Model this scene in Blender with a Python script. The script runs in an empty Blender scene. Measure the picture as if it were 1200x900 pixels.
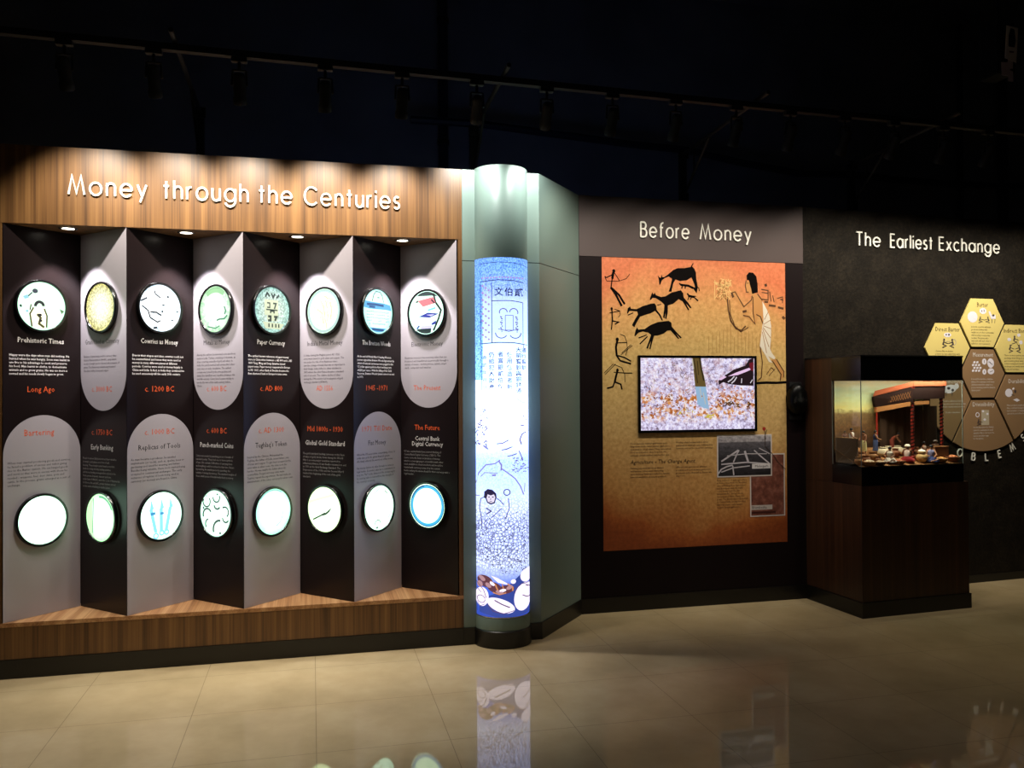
import bpy, bmesh, math, random
from mathutils import Vector, Matrix
random.seed(7)
PI = math.pi
sc = bpy.context.scene
COL = sc.collection

# ------------------------------------------------------------------ camera
F_PX, YAW, PITCH, ROLL, CAM_D, CAM_H = 991.187, .2327, .0103, -.0056, 4.5646, 1.3732
CAM_POS = Vector((0, -CAM_D, CAM_H))
FWD = Vector((math.sin(YAW)*math.cos(PITCH), math.cos(YAW)*math.cos(PITCH), math.sin(PITCH)))
_r = Vector((math.cos(YAW), -math.sin(YAW), 0)); _u = _r.cross(FWD)
RGT = _r*math.cos(ROLL) + _u*math.sin(ROLL)
UPV = -_r*math.sin(ROLL) + _u*math.cos(ROLL)
cd = bpy.data.cameras.new('camera'); co = bpy.data.objects.new('camera', cd); COL.objects.link(co)
cd.sensor_width = 36; cd.lens = 36*F_PX/1200; cd.clip_start = .05; cd.clip_end = 60
co.matrix_world = Matrix(((RGT.x, UPV.x, -FWD.x, CAM_POS.x), (RGT.y, UPV.y, -FWD.y, CAM_POS.y),
                          (RGT.z, UPV.z, -FWD.z, CAM_POS.z), (0, 0, 0, 1)))
sc.camera = co

# ------------------------------------------------------------------ world, exposure
w = bpy.data.worlds.new('world'); sc.world = w; w.use_nodes = True
w.node_tree.nodes['Background'].inputs[0].default_value = (.35, .45, .7, 1)
w.node_tree.nodes['Background'].inputs[1].default_value = .010
sc.view_settings.view_transform = 'Standard'; sc.view_settings.look = 'None'
sc.view_settings.exposure = 0; sc.view_settings.gamma = 1; sc.view_settings.use_curve_mapping = False
# light levels of the fittings (each fitting makes its own lamp in its builder)
TRACK_W, TRACK_COL = 45.0, (1, .92, .78)
DOWN_W, DOWN_COL = 46.0, (1, .95, .95)
COLUMN_W, COLUMN_COL = 33.0, (.97, 1, .97)
CASE_W = 1.7
PORT_E, PRINT_E, TV_E = 2.7, 2.7, 1.0

# ------------------------------------------------------------------ pixel -> plane helpers (places are read off the photograph)
def ray(u, v): return FWD + RGT*((u-600)/F_PX) - UPV*((v-450)/F_PX)
def hit(u, v, P, N):
    d = ray(u, v); P = Vector(P); N = Vector(N)
    return CAM_POS + d*((P-CAM_POS).dot(N)/d.dot(N))
def onA(u, v, y=0): q = hit(u, v, (0, y, 0), (0, 1, 0)); return q.x, q.z
B0 = Vector((1.6187, .4451, 0)); BANG = .0066; BLEN = 1.5626
C0 = B0 + Vector((math.cos(BANG), math.sin(BANG), 0))*BLEN; CANG = .0725
def onW(u, v, o, a, off=0):
    n = Vector((math.sin(a), -math.cos(a), 0)); q = hit(u, v, o+n*off, n) - o
    return q.x*math.cos(a)+q.y*math.sin(a), q.z
def onB(u, v): return onW(u, v, B0, BANG)
def onC(u, v): return onW(u, v, C0, CANG)
K0 = Vector((3.2302, -.0757, 0))
def onK(u, v, b):
    o = K0 + Vector((-math.sin(CANG), math.cos(CANG), 0))*b
    return onW(u, v, o, CANG)

# ------------------------------------------------------------------ materials
def lin(c):
    return tuple((x/255/12.92 if x/255 <= .04045 else ((x/255+.055)/1.055)**2.4) for x in c) + (1,)
def mat(name, rgb, rough=.5, metal=0, emit=None, es=1, spec=.5):
    m = bpy.data.materials.new(name); m.use_nodes = True
    b = m.node_tree.nodes['Principled BSDF']
    b.inputs['Base Color'].default_value = lin(rgb); b.inputs['Roughness'].default_value = rough
    b.inputs['Metallic'].default_value = metal; b.inputs['Specular IOR Level'].default_value = spec
    if emit:
        b.inputs['Emission Color'].default_value = lin(emit); b.inputs['Emission Strength'].default_value = es
    return m
class NT:
    def __init__(s, m): s.t = m.node_tree; s.b = s.t.nodes['Principled BSDF']
    def n(s, k, **p):
        x = s.t.nodes.new(k)
        for a, v in p.items(): setattr(x, a, v)
        return x
    def l(s, a, b): s.t.links.new(a, b)
    def coords(s, scale=(1, 1, 1), which='Object'):
        c = s.n('ShaderNodeTexCoord'); mp = s.n('ShaderNodeMapping'); mp.inputs['Scale'].default_value = scale
        s.l(c.outputs[which], mp.inputs['Vector']); return mp.outputs['Vector']
    def noise(s, vec, scale, detail=3, rough=.5):
        x = s.n('ShaderNodeTexNoise'); x.inputs['Scale'].default_value = scale; x.inputs['Detail'].default_value = detail
        x.inputs['Roughness'].default_value = rough; s.l(vec, x.inputs['Vector']); return x.outputs['Fac']
    def vor(s, vec, scale, feature='F1', out='Distance'):
        x = s.n('ShaderNodeTexVoronoi', feature=feature); x.inputs['Scale'].default_value = scale
        s.l(vec, x.inputs['Vector']); return x.outputs[out]
    def ramp(s, fac, stops, interp='LINEAR'):
        x = s.n('ShaderNodeValToRGB'); r = x.color_ramp; r.interpolation = interp
        while len(r.elements) < len(stops): r.elements.new(.5)
        for e, (p, c) in zip(r.elements, stops): e.position = p; e.color = lin(c)
        s.l(fac, x.inputs['Fac']); return x.outputs['Color']
    def mix(s, a, b, fac, mode='MIX'):
        x = s.n('ShaderNodeMix', data_type='RGBA', blend_type=mode)
        for sock, v in ((x.inputs['Factor'], fac), (x.inputs['A'], a), (x.inputs['B'], b)):
            if isinstance(v, (int, float)): sock.default_value = v
            elif isinstance(v, tuple): sock.default_value = lin(v)
            else: s.l(v, sock)
        return x.outputs['Result']
    def math(s, op, a, b=0):
        x = s.n('ShaderNodeMath', operation=op)
        for i, v in enumerate((a, b)):
            if isinstance(v, (int, float)): x.inputs[i].default_value = v
            else: s.l(v, x.inputs[i])
        return x.outputs[0]
    def sep(s, vec):
        x = s.n('ShaderNodeSeparateXYZ'); s.l(vec, x.inputs[0]); return x.outputs
    def base(s, c): s.l(c, s.b.inputs['Base Color'])
    def emit(s, c, st):
        s.l(c, s.b.inputs['Emission Color'])
        if isinstance(st, (int, float)): s.b.inputs['Emission Strength'].default_value = st
        else: s.l(st, s.b.inputs['Emission Strength'])
    def bump(s, h, st=.2, d=.01):
        x = s.n('ShaderNodeBump'); x.inputs['Strength'].default_value = st; x.inputs['Distance'].default_value = d
        s.l(h, x.inputs['Height']); s.l(x.outputs[0], s.b.inputs['Normal'])

def wood(name, stops, axis=2, rough=.42):
    m = mat(name, (120, 80, 45), rough); t = NT(m)
    s1 = [26, 26, 26]; s1[axis] = .5; s2 = [130, 130, 130]; s2[axis] = 1.3; s3 = [7, 7, 7]; s3[axis] = .15
    a = t.noise(t.coords(tuple(s1)), 1, 4, .55); b = t.noise(t.coords(tuple(s2)), 1, 3, .6); c = t.noise(t.coords(tuple(s3)), 1, 2)
    f = t.math('ADD', t.math('MULTIPLY', a, .5), t.math('ADD', t.math('MULTIPLY', b, .3), t.math('MULTIPLY', c, .2)))
    t.base(t.ramp(f, stops)); return m
WALNUT = [(.36, (70, 46, 24)), (.45, (100, 68, 37)), (.53, (122, 86, 48)), (.63, (142, 103, 60))]
M = {}
M['walnut'] = wood('walnut veneer', WALNUT)
M['walnut_shelf_lit'] = wood('walnut shelf', [(.36, (130, 86, 52)), (.48, (180, 130, 86)), (.6, (212, 166, 118))], axis=1)  # same walnut, brightened in colour for the light falling on the shelf top
M['walnut_case'] = wood('walnut case', [(.34, (38, 21, 11)), (.5, (62, 37, 20)), (.64, (82, 52, 30))])
M['skirting'] = mat('black skirting', (14, 12, 11), .35)
M['green'] = mat('grey green laminate', (120, 138, 129), .38); 
M['panel_dark'] = mat('dark panel print', (29, 21, 22), .3, spec=.25)
M['panel_light'] = mat('lilac grey panel print', (178, 171, 180), .38)
M['white_letter'] = mat('ivory acrylic letter', (246, 243, 232), .35)
M['letter_side'] = mat('letter side', (60, 48, 36), .5)
M['txt_white'] = mat('white print', (236, 232, 232), .5)
M['txt_grey'] = mat('grey print', (150, 146, 146), .5)
M['txt_dark'] = mat('charcoal print', (46, 42, 46), .5)
M['txt_orange'] = mat('orange print', (232, 96, 44), .5)
M['txt_brown'] = mat('brown print', (70, 46, 26), .5)
M['black_gloss'] = mat('black gloss', (8, 8, 9), .2)
M['black_matt'] = mat('black matt', (12, 11, 12), .6)
M['wallB'] = mat('charcoal wall', (25, 17, 18), .5, spec=.1)
M['bandB'] = mat('grey brown band', (84, 73, 71), .45, spec=.15)
M['steel'] = mat('dark steel', (7, 7, 8), .6)
M['rail'] = mat('dark red rail', (14, 5, 5), .7)
M['blue_pipe'] = mat('dark blue pipe', (20, 28, 52), .5)
M['chrome'] = mat('satin chrome', (190, 190, 190), .25, .9)
M['lamp'] = mat('lamp face', (255, 250, 235), .4, emit=(255, 246, 226), es=6)
m = mat('textured dark wall', (46, 42, 38), .6, spec=.1); t = NT(m)
f = t.noise(t.coords(), 55, 5, .65); g = t.noise(t.coords(), 9, 3)
t.base(t.ramp(t.math('ADD', t.math('MULTIPLY', f, .6), t.math('MULTIPLY', g, .4)), [(.3, (18, 15, 12)), (.5, (29, 25, 20)), (.7, (44, 38, 30))])); t.bump(f, .5, .006)
M['wallC'] = m
m = mat('blackout paint', (30, 33, 42), .8); t = NT(m)
t.base(t.ramp(t.noise(t.coords(), 1.3, 3), [(.35, (112, 114, 124)), (.65, (132, 136, 146))])); M['room'] = m
# polished floor tiles with joints
m = mat('polished tile', (196, 172, 128), .1); t = NT(m)
v = t.coords(); xyz = t.sep(v)
T = .517
def joint(co_, off):
    q = t.math('FRACT', t.math('DIVIDE', t.math('SUBTRACT', co_, off), T))
    d = t.math('MINIMUM', q, t.math('SUBTRACT', 1, q))
    return t.math('LESS_THAN', d, .0019)
jn = t.math('MAXIMUM', joint(xyz[0], -1.02), joint(xyz[1], -.715))
cl = t.ramp(t.noise(t.coords(), 2.2, 5, .6), [(.3, (186, 164, 122)), (.5, (200, 177, 134)), (.7, (212, 190, 148))])
t.base(t.mix(cl, (140, 122, 92), jn))
rg = t.n('ShaderNodeMapRange'); t.l(t.noise(t.coords(), 6, 3), rg.inputs['Value']); rg.inputs['To Min'].default_value = .025; rg.inputs['To Max'].default_value = .05
t.l(rg.outputs[0], t.b.inputs['Roughness']); M['floor'] = m
m = mat('clear glass', (255, 255, 255), .0); b = m.node_tree.nodes['Principled BSDF']
b.inputs['Transmission Weight'].default_value = 1; b.inputs['IOR'].default_value = 1.02; b.inputs['Specular IOR Level'].default_value = .5
# thin glazing: mostly straight through, a little mirror
tr = m.node_tree.nodes.new('ShaderNodeBsdfTransparent'); gl = m.node_tree.nodes.new('ShaderNodeBsdfGlossy'); mx = m.node_tree.nodes.new('ShaderNodeMixShader')
tr.inputs[0].default_value = (.93, .96, .94, 1); gl.inputs['Roughness'].default_value = .01
lw = m.node_tree.nodes.new('ShaderNodeFresnel'); lw.inputs['IOR'].default_value = 1.45
ge = m.node_tree.nodes.new('ShaderNodeNewGeometry'); mu = m.node_tree.nodes.new('ShaderNodeMath'); mu.operation = 'MULTIPLY'; iv = m.node_tree.nodes.new('ShaderNodeMath'); iv.operation = 'SUBTRACT'; iv.inputs[0].default_value = 1
m.node_tree.links.new(ge.outputs['Backfacing'], iv.inputs[1]); m.node_tree.links.new(lw.outputs[0], mu.inputs[0]); m.node_tree.links.new(iv.outputs[0], mu.inputs[1])
m.node_tree.links.new(mu.outputs[0], mx.inputs[0]); m.node_tree.links.new(tr.outputs[0], mx.inputs[1]); m.node_tree.links.new(gl.outputs[0], mx.inputs[2])
m.node_tree.links.new(mx.outputs[0], m.node_tree.nodes['Material Output'].inputs['Surface']); M['glass'] = m

_emc = {}
def emat(rgb, st):
    k = (rgb, round(st, 3))
    if k not in _emc: _emc[k] = mat('lit print', tuple(x//3 for x in rgb), .4, emit=rgb, es=st)
    return _emc[k]
_pm = {}
def pmat(rgb, rough=.5):
    k = (rgb, rough)
    if k not in _pm: _pm[k] = mat('print ink', rgb, rough)
    return _pm[k]

# ------------------------------------------------------------------ objects
def put(o, parent=None):
    COL.objects.link(o)
    if parent is not None: o.parent = parent
    return o
def tag(o, label=None, cat=None, group=None, kind=None):
    if label: o['label'] = label
    if cat: o['category'] = cat
    if group: o['group'] = group
    if kind: o['kind'] = kind
    return o
def empty(name, loc=(0, 0, 0), rz=0, label=None, cat=None, group=None, kind=None):
    o = bpy.data.objects.new(name, None); o.location = loc; o.rotation_euler = (0, 0, rz); o.empty_display_size = .05
    return tag(put(o), label, cat, group, kind)
class MB:
    def __init__(s): s.v = []; s.f = []; s.mi = []
    def add(s, vs, fs, mi=0):
        k = len(s.v); s.v += [tuple(x) for x in vs]; s.f += [tuple(i+k for i in f) for f in fs]; s.mi += [mi]*len(fs); return s
    def box(s, a, b, mi=0):
        (x0, y0, z0), (x1, y1, z1) = a, b
        return s.add([(x0, y0, z0), (x1, y0, z0), (x1, y1, z0), (x0, y1, z0), (x0, y0, z1), (x1, y0, z1), (x1, y1, z1), (x0, y1, z1)],
                     [(0, 3, 2, 1), (4, 5, 6, 7), (0, 1, 5, 4), (1, 2, 6, 5), (2, 3, 7, 6), (3, 0, 4, 7)], mi)
    def prism_z(s, pts, z0, z1, mi=0):          # plan polygon (counter-clockwise) extruded upwards
        n = len(pts)
        return s.add([(x, y, z0) for x, y in pts]+[(x, y, z1) for x, y in pts],
                     [tuple(range(n-1, -1, -1)), tuple(range(n, 2*n))]+[(i, (i+1) % n, n+(i+1) % n, n+i) for i in range(n)], mi)
    def face(s, pts, y0, th, mi=0):             # outline in the x-z plane, front at y0, thickness th going back (+y)
        a = sum(pts[i][0]*pts[(i+1) % len(pts)][1]-pts[(i+1) % len(pts)][0]*pts[i][1] for i in range(len(pts)))
        if a < 0: pts = pts[::-1]
        n = len(pts)
        return s.add([(x, y0, z) for x, z in pts]+[(x, y0+th, z) for x, z in pts],
                     [tuple(range(n)), tuple(range(2*n-1, n-1, -1))]+[(i, n+i, n+(i+1) % n, (i+1) % n) for i in range(n)], mi)
    def ribbon(s, pts, wd, y0, th, mi=0, w1=None, close=False):   # stroke of width wd in the x-z plane, miter joints
        P = [Vector((p[0], p[1])) for p in pts]; n = len(P)
        if n < 2: return s
        L, R_ = [], []
        for i in range(n):
            pr = P[i-1] if (i > 0 or close) else None; nx = P[(i+1) % n] if (i < n-1 or close) else None
            ds = []
            if pr is not None and (P[i]-pr).length > 1e-9: ds.append((P[i]-pr).normalized())
            if nx is not None and (nx-P[i]).length > 1e-9: ds.append((nx-P[i]).normalized())
            if not ds: ds = [Vector((1, 0))]
            d = sum(ds, Vector((0, 0)))
            d = d.normalized() if d.length > 1e-6 else ds[0]
            nn = Vector((-d.y, d.x)); k = 1
            if len(ds) == 2: k = 1/max(.45, nn.dot(Vector((-ds[0].y, ds[0].x))))
            ww = (wd if w1 is None else wd+(w1-wd)*i/(n-1))/2*k
            L.append(P[i]+nn*ww); R_.append(P[i]-nn*ww)
        vs = [(q.x, y0, q.y) for q in L]+[(q.x, y0, q.y) for q in R_]+[(q.x, y0+th, q.y) for q in L]+[(q.x, y0+th, q.y) for q in R_]
        fs = []
        for i in range(n if close else n-1):
            j = (i+1) % n
            fs += [(i, n+i, n+j, j), (2*n+i, 2*n+j, 3*n+j, 3*n+i), (i, j, 2*n+j, 2*n+i), (n+i, 3*n+i, 3*n+j, n+j)]
        if not close: fs += [(0, 2*n, 3*n, n), (n-1, 2*n-1, 4*n-1, 3*n-1)]
        return s.add(vs, fs, mi)
    def lathe(s, prof, n=48, c=(0, 0, 0), mi=0, close=False):    # profile (r, z) turned about z
        k = len(prof); vs = []
        for i in range(n):
            a = 2*PI*i/n
            vs += [(c[0]+r*math.cos(a), c[1]+r*math.sin(a), c[2]+z) for r, z in prof]
        fs = []
        for i in range(n):
            j = (i+1) % n
            for q in range(k if close else k-1):
                q2 = (q+1) % k
                fs.append((i*k+q, j*k+q, j*k+q2, i*k+q2))
        return s.add(vs, fs, mi)
    def tube(s, path, r, n=8, mi=0, r1=None):
        P = [Vector(p) for p in path]; m_ = len(P); vs = []
        for i, p in enumerate(P):
            d = (P[min(i+1, m_-1)]-P[max(i-1, 0)]).normalized()
            a = d.cross(Vector((0, 0, 1)));  a = a if a.length > .01 else d.cross(Vector((1, 0, 0)))
            a.normalize(); b = d.cross(a); rr = r if r1 is None else r+(r1-r)*i/(m_-1)
            vs += [p+(a*math.cos(2*PI*k/n)+b*math.sin(2*PI*k/n))*rr for k in range(n)]
        fs = [(i*n+k, i*n+(k+1) % n, (i+1)*n+(k+1) % n, (i+1)*n+k) for i in range(m_-1) for k in range(n)]
        fs += [tuple(range(n-1, -1, -1)), tuple(range((m_-1)*n, m_*n))]
        return s.add(vs, fs, mi)
    def ball(s, c, r, n=10, sc_=(1, 1, 1), mi=0):
        prof = [(max(1e-4, r*math.sin(PI*i/n)), -r*math.cos(PI*i/n)) for i in range(n+1)]
        k = len(s.v); s.lathe(prof, n+2, (0, 0, 0), mi)
        for i in range(k, len(s.v)):
            x, y, z = s.v[i]; s.v[i] = (c[0]+x*sc_[0], c[1]+y*sc_[1], c[2]+z*sc_[2])
        return s
    def build(s, name, mats, parent=None, smooth=False, bevel=0, label=None):
        me = bpy.data.meshes.new(name); me.from_pydata(s.v, [], s.f); me.update()
        for q in (mats if isinstance(mats, (list, tuple)) else [mats]): me.materials.append(q)
        for p, mi in zip(me.polygons, s.mi): p.material_index = mi
        if bevel:
            bm = bmesh.new(); bm.from_mesh(me); bmesh.ops.recalc_face_normals(bm, faces=bm.faces)
            ed = [e for e in bm.edges if len(e.link_faces) == 2 and e.calc_face_angle(0) > .5]
            bmesh.ops.bevel(bm, geom=ed, offset=bevel, segments=2, affect='EDGES', clamp_overlap=True); bm.to_mesh(me); bm.free()
        else:
            bm = bmesh.new(); bm.from_mesh(me); bmesh.ops.recalc_face_normals(bm, faces=bm.faces); bm.to_mesh(me); bm.free()
        if smooth:
            me.polygons.foreach_set('use_smooth', [True]*len(me.polygons)); me.set_sharp_from_angle(angle=.7)
        o = put(bpy.data.objects.new(name, me), parent)
        if label: o['label'] = label
        return o
def arc(cx, cz, r, a0, a1, n=None, rz=None):
    n = n or max(4, int(abs(a1-a0)/12)); rz = rz or r
    return [(cx+r*math.cos(math.radians(a0+(a1-a0)*i/n)), cz+rz*math.sin(math.radians(a0+(a1-a0)*i/n))) for i in range(n+1)]
def ell(cx, cz, rx, rz, n=28, rot=0):
    c, s_ = math.cos(math.radians(rot)), math.sin(math.radians(rot)); o = []
    for i in range(n):
        x, z = rx*math.cos(2*PI*i/n), rz*math.sin(2*PI*i/n); o.append((cx+x*c-z*s_, cz+x*s_+z*c))
    return o
def text(body, size, m, parent, x, z, name, align='CENTER', y=-.0009, width=None, bold=0, shear=0, line=1.0, label=None, res=1, height=None):
    c = bpy.data.curves.new('t', 'FONT'); c.body = body; c.size = size; c.align_x = align; c.resolution_u = res
    c.offset = bold; c.shear = shear; c.space_line = line
    o = bpy.data.objects.new('t', c); COL.objects.link(o)
    dg = bpy.context.evaluated_depsgraph_get(); dg.update()
    me = bpy.data.meshes.new_from_object(o.evaluated_get(dg)); me.name = name
    bpy.data.objects.remove(o); bpy.data.curves.remove(c)
    xs = [v.co.x for v in me.vertices] or [0, 1]; k = 1
    if width: k = width/max(1e-6, max(xs)-min(xs))
    for v in me.vertices: v.co = (x+v.co.x*k, y, z+v.co.y)
    me.materials.clear(); me.materials.append(m)
    q = put(bpy.data.objects.new(name, me), parent)
    if label: q['label'] = label
    return q

# geometric sans for the raised headings: cap height 1, strokes as polylines
GL = {
 'M': (.95, [[(0, 0), (.2, 1), (.475, .06), (.75, 1), (.95, 0)]]), 'o': (.7, [arc(.35, .34, .35, 0, 360, 32, .34)]),
 'n': (.5, [[(0, 0), (0, .68)], arc(.25, .43, .25, 180, 0)+[(.5, 0)]]), 'e': (.7, [[(0, .34), (.7, .34)], arc(.35, .34, .35, 0, 322, 30, .34)]),
 'y': (.56, [[(0, .68), (.29, .04)], [(.56, .68), (.17, -.28)]]), 't': (.36, [[(.18, 0), (.18, .95)], [(0, .68), (.36, .68)]]),
 'h': (.5, [[(0, 0), (0, 1)], arc(.25, .43, .25, 180, 0)+[(.5, 0)]]), 'r': (.3, [[(0, 0), (0, .68)], arc(.27, .41, .27, 180, 84)]),
 'u': (.5, [[(0, .68)]+arc(.25, .25, .25, 180, 360)+[(.5, .68)], [(.5, 0), (.5, .3)]]),
 'g': (.7, [arc(.35, .34, .35, 0, 360, 32, .34), [(.7, .68)]+arc(.35, .03, .35, 0, -158, 16, .33)]),
 'C': (.88, [arc(.5, .5, .5, 42, 318, 30)]), 'i': (0, [[(0, 0), (0, .68)], [(0, .86), (0, .97)]]),
 's': (.38, [arc(.19, .51, .18, 40, 270, 14, .17)+arc(.19, .17, .19, 90, -150, 14, .17)[1:]]),
 'B': (.6, [[(0, 0), (0, 1)], [(0, 1)]+arc(.3, .77, .23, 90, -90)+[(0, .54)], [(0, .54)]+arc(.33, .27, .27, 90, -90)+[(0, 0)]]),
 'f': (.36, [[(.14, 0)]+arc(.36, .78, .22, 180, 80)], ), 'T': (.62, [[(0, 1), (.62, 1)], [(.31, 0), (.31, 1)]]),
 'E': (.5, [[(.5, 1), (0, 1), (0, 0), (.5, 0)], [(0, .53), (.47, .53)]]), 'a': (.7, [arc(.35, .34, .35, 0, 360, 32, .34), [(.7, 0), (.7, .68)]]),
 'l': (0, [[(0, 0), (0, 1)]]), 'x': (.5, [[(0, 0), (.5, .68)], [(0, .68), (.5, 0)]]), 'c': (.6, [arc(.34, .34, .34, 45, 315, 24)]),
 'O': (1, [arc(.5, .5, .5, 0, 360, 32)]), 'L': (.5, [[(0, 1), (0, 0), (.5, 0)]]),
 'S': (.56, [arc(.28, .75, .25, 40, 270, 14)+arc(.28, .25, .27, 90, -150, 14, .25)[1:]]),
}
GL['f'] = (.38, GL['f'][1]+[[(0, .68), (.36, .68)]])
def glyph(mb, ch, x, z, h, stroke, y0, th, rot=0, sx=1):
    cs, sn = math.cos(rot), math.sin(rot)
    for st in GL[ch][1]:
        pts = [(a*h*sx, b*h) for a, b in st]
        pts = [(x+a*cs-b*sn, z+a*sn+b*cs) for a, b in pts]
        mb.ribbon(pts, stroke, y0-.0002*GL[ch][1].index(st), th)
def heading(parent, words_, h, stroke, z, th=.008, gap=.003):
    """words_: (word, x0, x1). every letter stands off the wall as a mesh of its own"""
    for wd, x0, x1 in words_:
        adv = .34; tot = sum(GL[c][0] for c in wd)*h+adv*h*(len(wd)-1); k = (x1-x0)/tot; x = x0
        for c in wd:
            mb = MB(); glyph(mb, c, x, z, h, stroke, -gap-th, th, sx=k)
            mb.build('letter', M['white_letter'], parent)
            x += (GL[c][0]+adv)*h*k

# ================================================================== THE ROOM
def structure(name, mb, m, parent=None, **k):
    o = mb.build(name, m, parent, **k)
    if parent is None: o['kind'] = 'structure'
    return o
X0, X1, Y0, Y1, ZC = -6, 9, -8, 3.0, 5.2
structure('floor', MB().box((X0, Y0, -.1), (X1, Y1, 0)), M['floor'])
structure('ceiling', MB().box((X0, Y0, ZC), (X1, Y1, ZC+.1)), M['room'])
structure('wall_back', MB().box((X0, Y1, 0), (X1, Y1+.1, ZC)), M['room'])
structure('wall_front', MB().box((X0, Y0-.1, 0), (X1, Y0, ZC)), M['room'])
structure('wall_left', MB().box((X0-.1, Y0, 0), (X0, Y1, ZC)), M['room'])
structure('wall_right', MB().box((X1, Y0, 0), (X1+.1, Y1, ZC)), M['room'])

H = 2.6; ZH = 2.2134; ZS = .2687; ZK = .0925
WR, GR = .804, 1.2423
# green clad partition: flat bay behind the column, then the splayed return
wc = empty('wall_center', (0, 0, 0), kind='structure')
ZJ = 2.098
plan = [(WR+.001, 0), (GR, 0), (B0.x, B0.y), (B0.x, B0.y+.1), (GR-.03, .1), (WR+.001, .1)]
MB().prism_z(plan, ZK, ZJ-.002).build('cladding_panel', M['green'], wc)
MB().prism_z(plan, ZJ+.002, H).build('cladding_panel', M['green'], wc)
ins = [(x, y+.004) for x, y in plan]
MB().prism_z(ins, ZJ-.002, ZJ+.002).build('panel_joint', M['letter_side'], wc)
d = Vector((B0.x-GR, B0.y, 0)).normalized(); nrm = Vector((d.y, -d.x, 0))
structure('baseboard_center', MB().prism_z([(WR+.001, -.006), (GR+.004, -.006), (B0.x+nrm.x*.006, B0.y+nrm.y*.006), (B0.x, B0.y+.09), (GR-.03, .09), (WR+.001, .09)], 0, ZK), M['skirting'])
# charcoal partition
def wallbox(o, a, s0, s1, z0, z1, y0, y1):
    mb = MB(); mb.box((s0, y0, z0), (s1, y1, z1))
    c, s_ = math.cos(a), math.sin(a); mb.v = [(o.x+x*c-y*s_, o.y+x*s_+y*c, z) for x, y, z in mb.v]; return mb
ZB = 2.2219
wr = empty('wall_right', (0, 0, 0), kind='structure')
wallbox(B0, BANG, .001, BLEN, ZK, ZB-.001, 0, .1).build('lower_panel', M['wallB'], wr)
wallbox(B0, BANG, .001, BLEN, ZB, H, -.004, .1).build('header_band', M['bandB'], wr, label='lighter grey brown header band')
structure('baseboard_right', wallbox(B0, BANG, .001, BLEN+.003, 0, ZK, -.006, .09), M['skirting'])
structure('wall_far', wallbox(C0, CANG, 0, 3.0, ZK*.6, H, 0, .1), M['wallC'])
structure('baseboard_far', wallbox(C0, CANG, 0, 3.0, 0, ZK*.6, -.004, .09), M['skirting'])

# ================================================================== TIMELINE ALCOVE
SP = .5585; DEP = SP/2; RX = [-1.459+SP*i for i in range(5)]; PW = DEP*math.sqrt(2)
al = empty('display_alcove', (-.33, 0, 0), 0, 'walnut timeline alcove with deep header, low plinth and black skirting', 'display unit')
ox = .33
XL = -1.50
MB().box((XL+ox, 0, ZH), (WR+ox, .05, H)).build('header', M['walnut'], al, bevel=.0015)
MB().box((XL+ox, .05, ZH+.0), (WR+ox, .34, ZH+.02)).build('soffit', M['walnut'], al)
MB().box((XL+ox, .0, ZS-.02), (WR+ox, .34, ZS)).build('shelf', M['walnut_shelf_lit'], al, label='walnut shelf in a tone brightened as if lit')
MB().box((XL+ox, .001, ZK), (WR+ox, .05, ZS-.0205)).build('plinth', M['walnut'], al)
MB().box((XL+ox, -.004, 0), (WR+ox, .05, ZK-.001)).build('skirting', M['skirting'], al, label='black skirting')
for a, b_ in ((XL, RX[0]-.004), (RX[4]+.006, WR)):
    MB().box((a+ox, .0, ZS), (b_+ox, .33, ZH)).build('end_post', M['walnut'], al)
MB().box((XL+ox, .34, ZK), (WR+ox, .36, H)).build('back_board', M['black_matt'], al)

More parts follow.
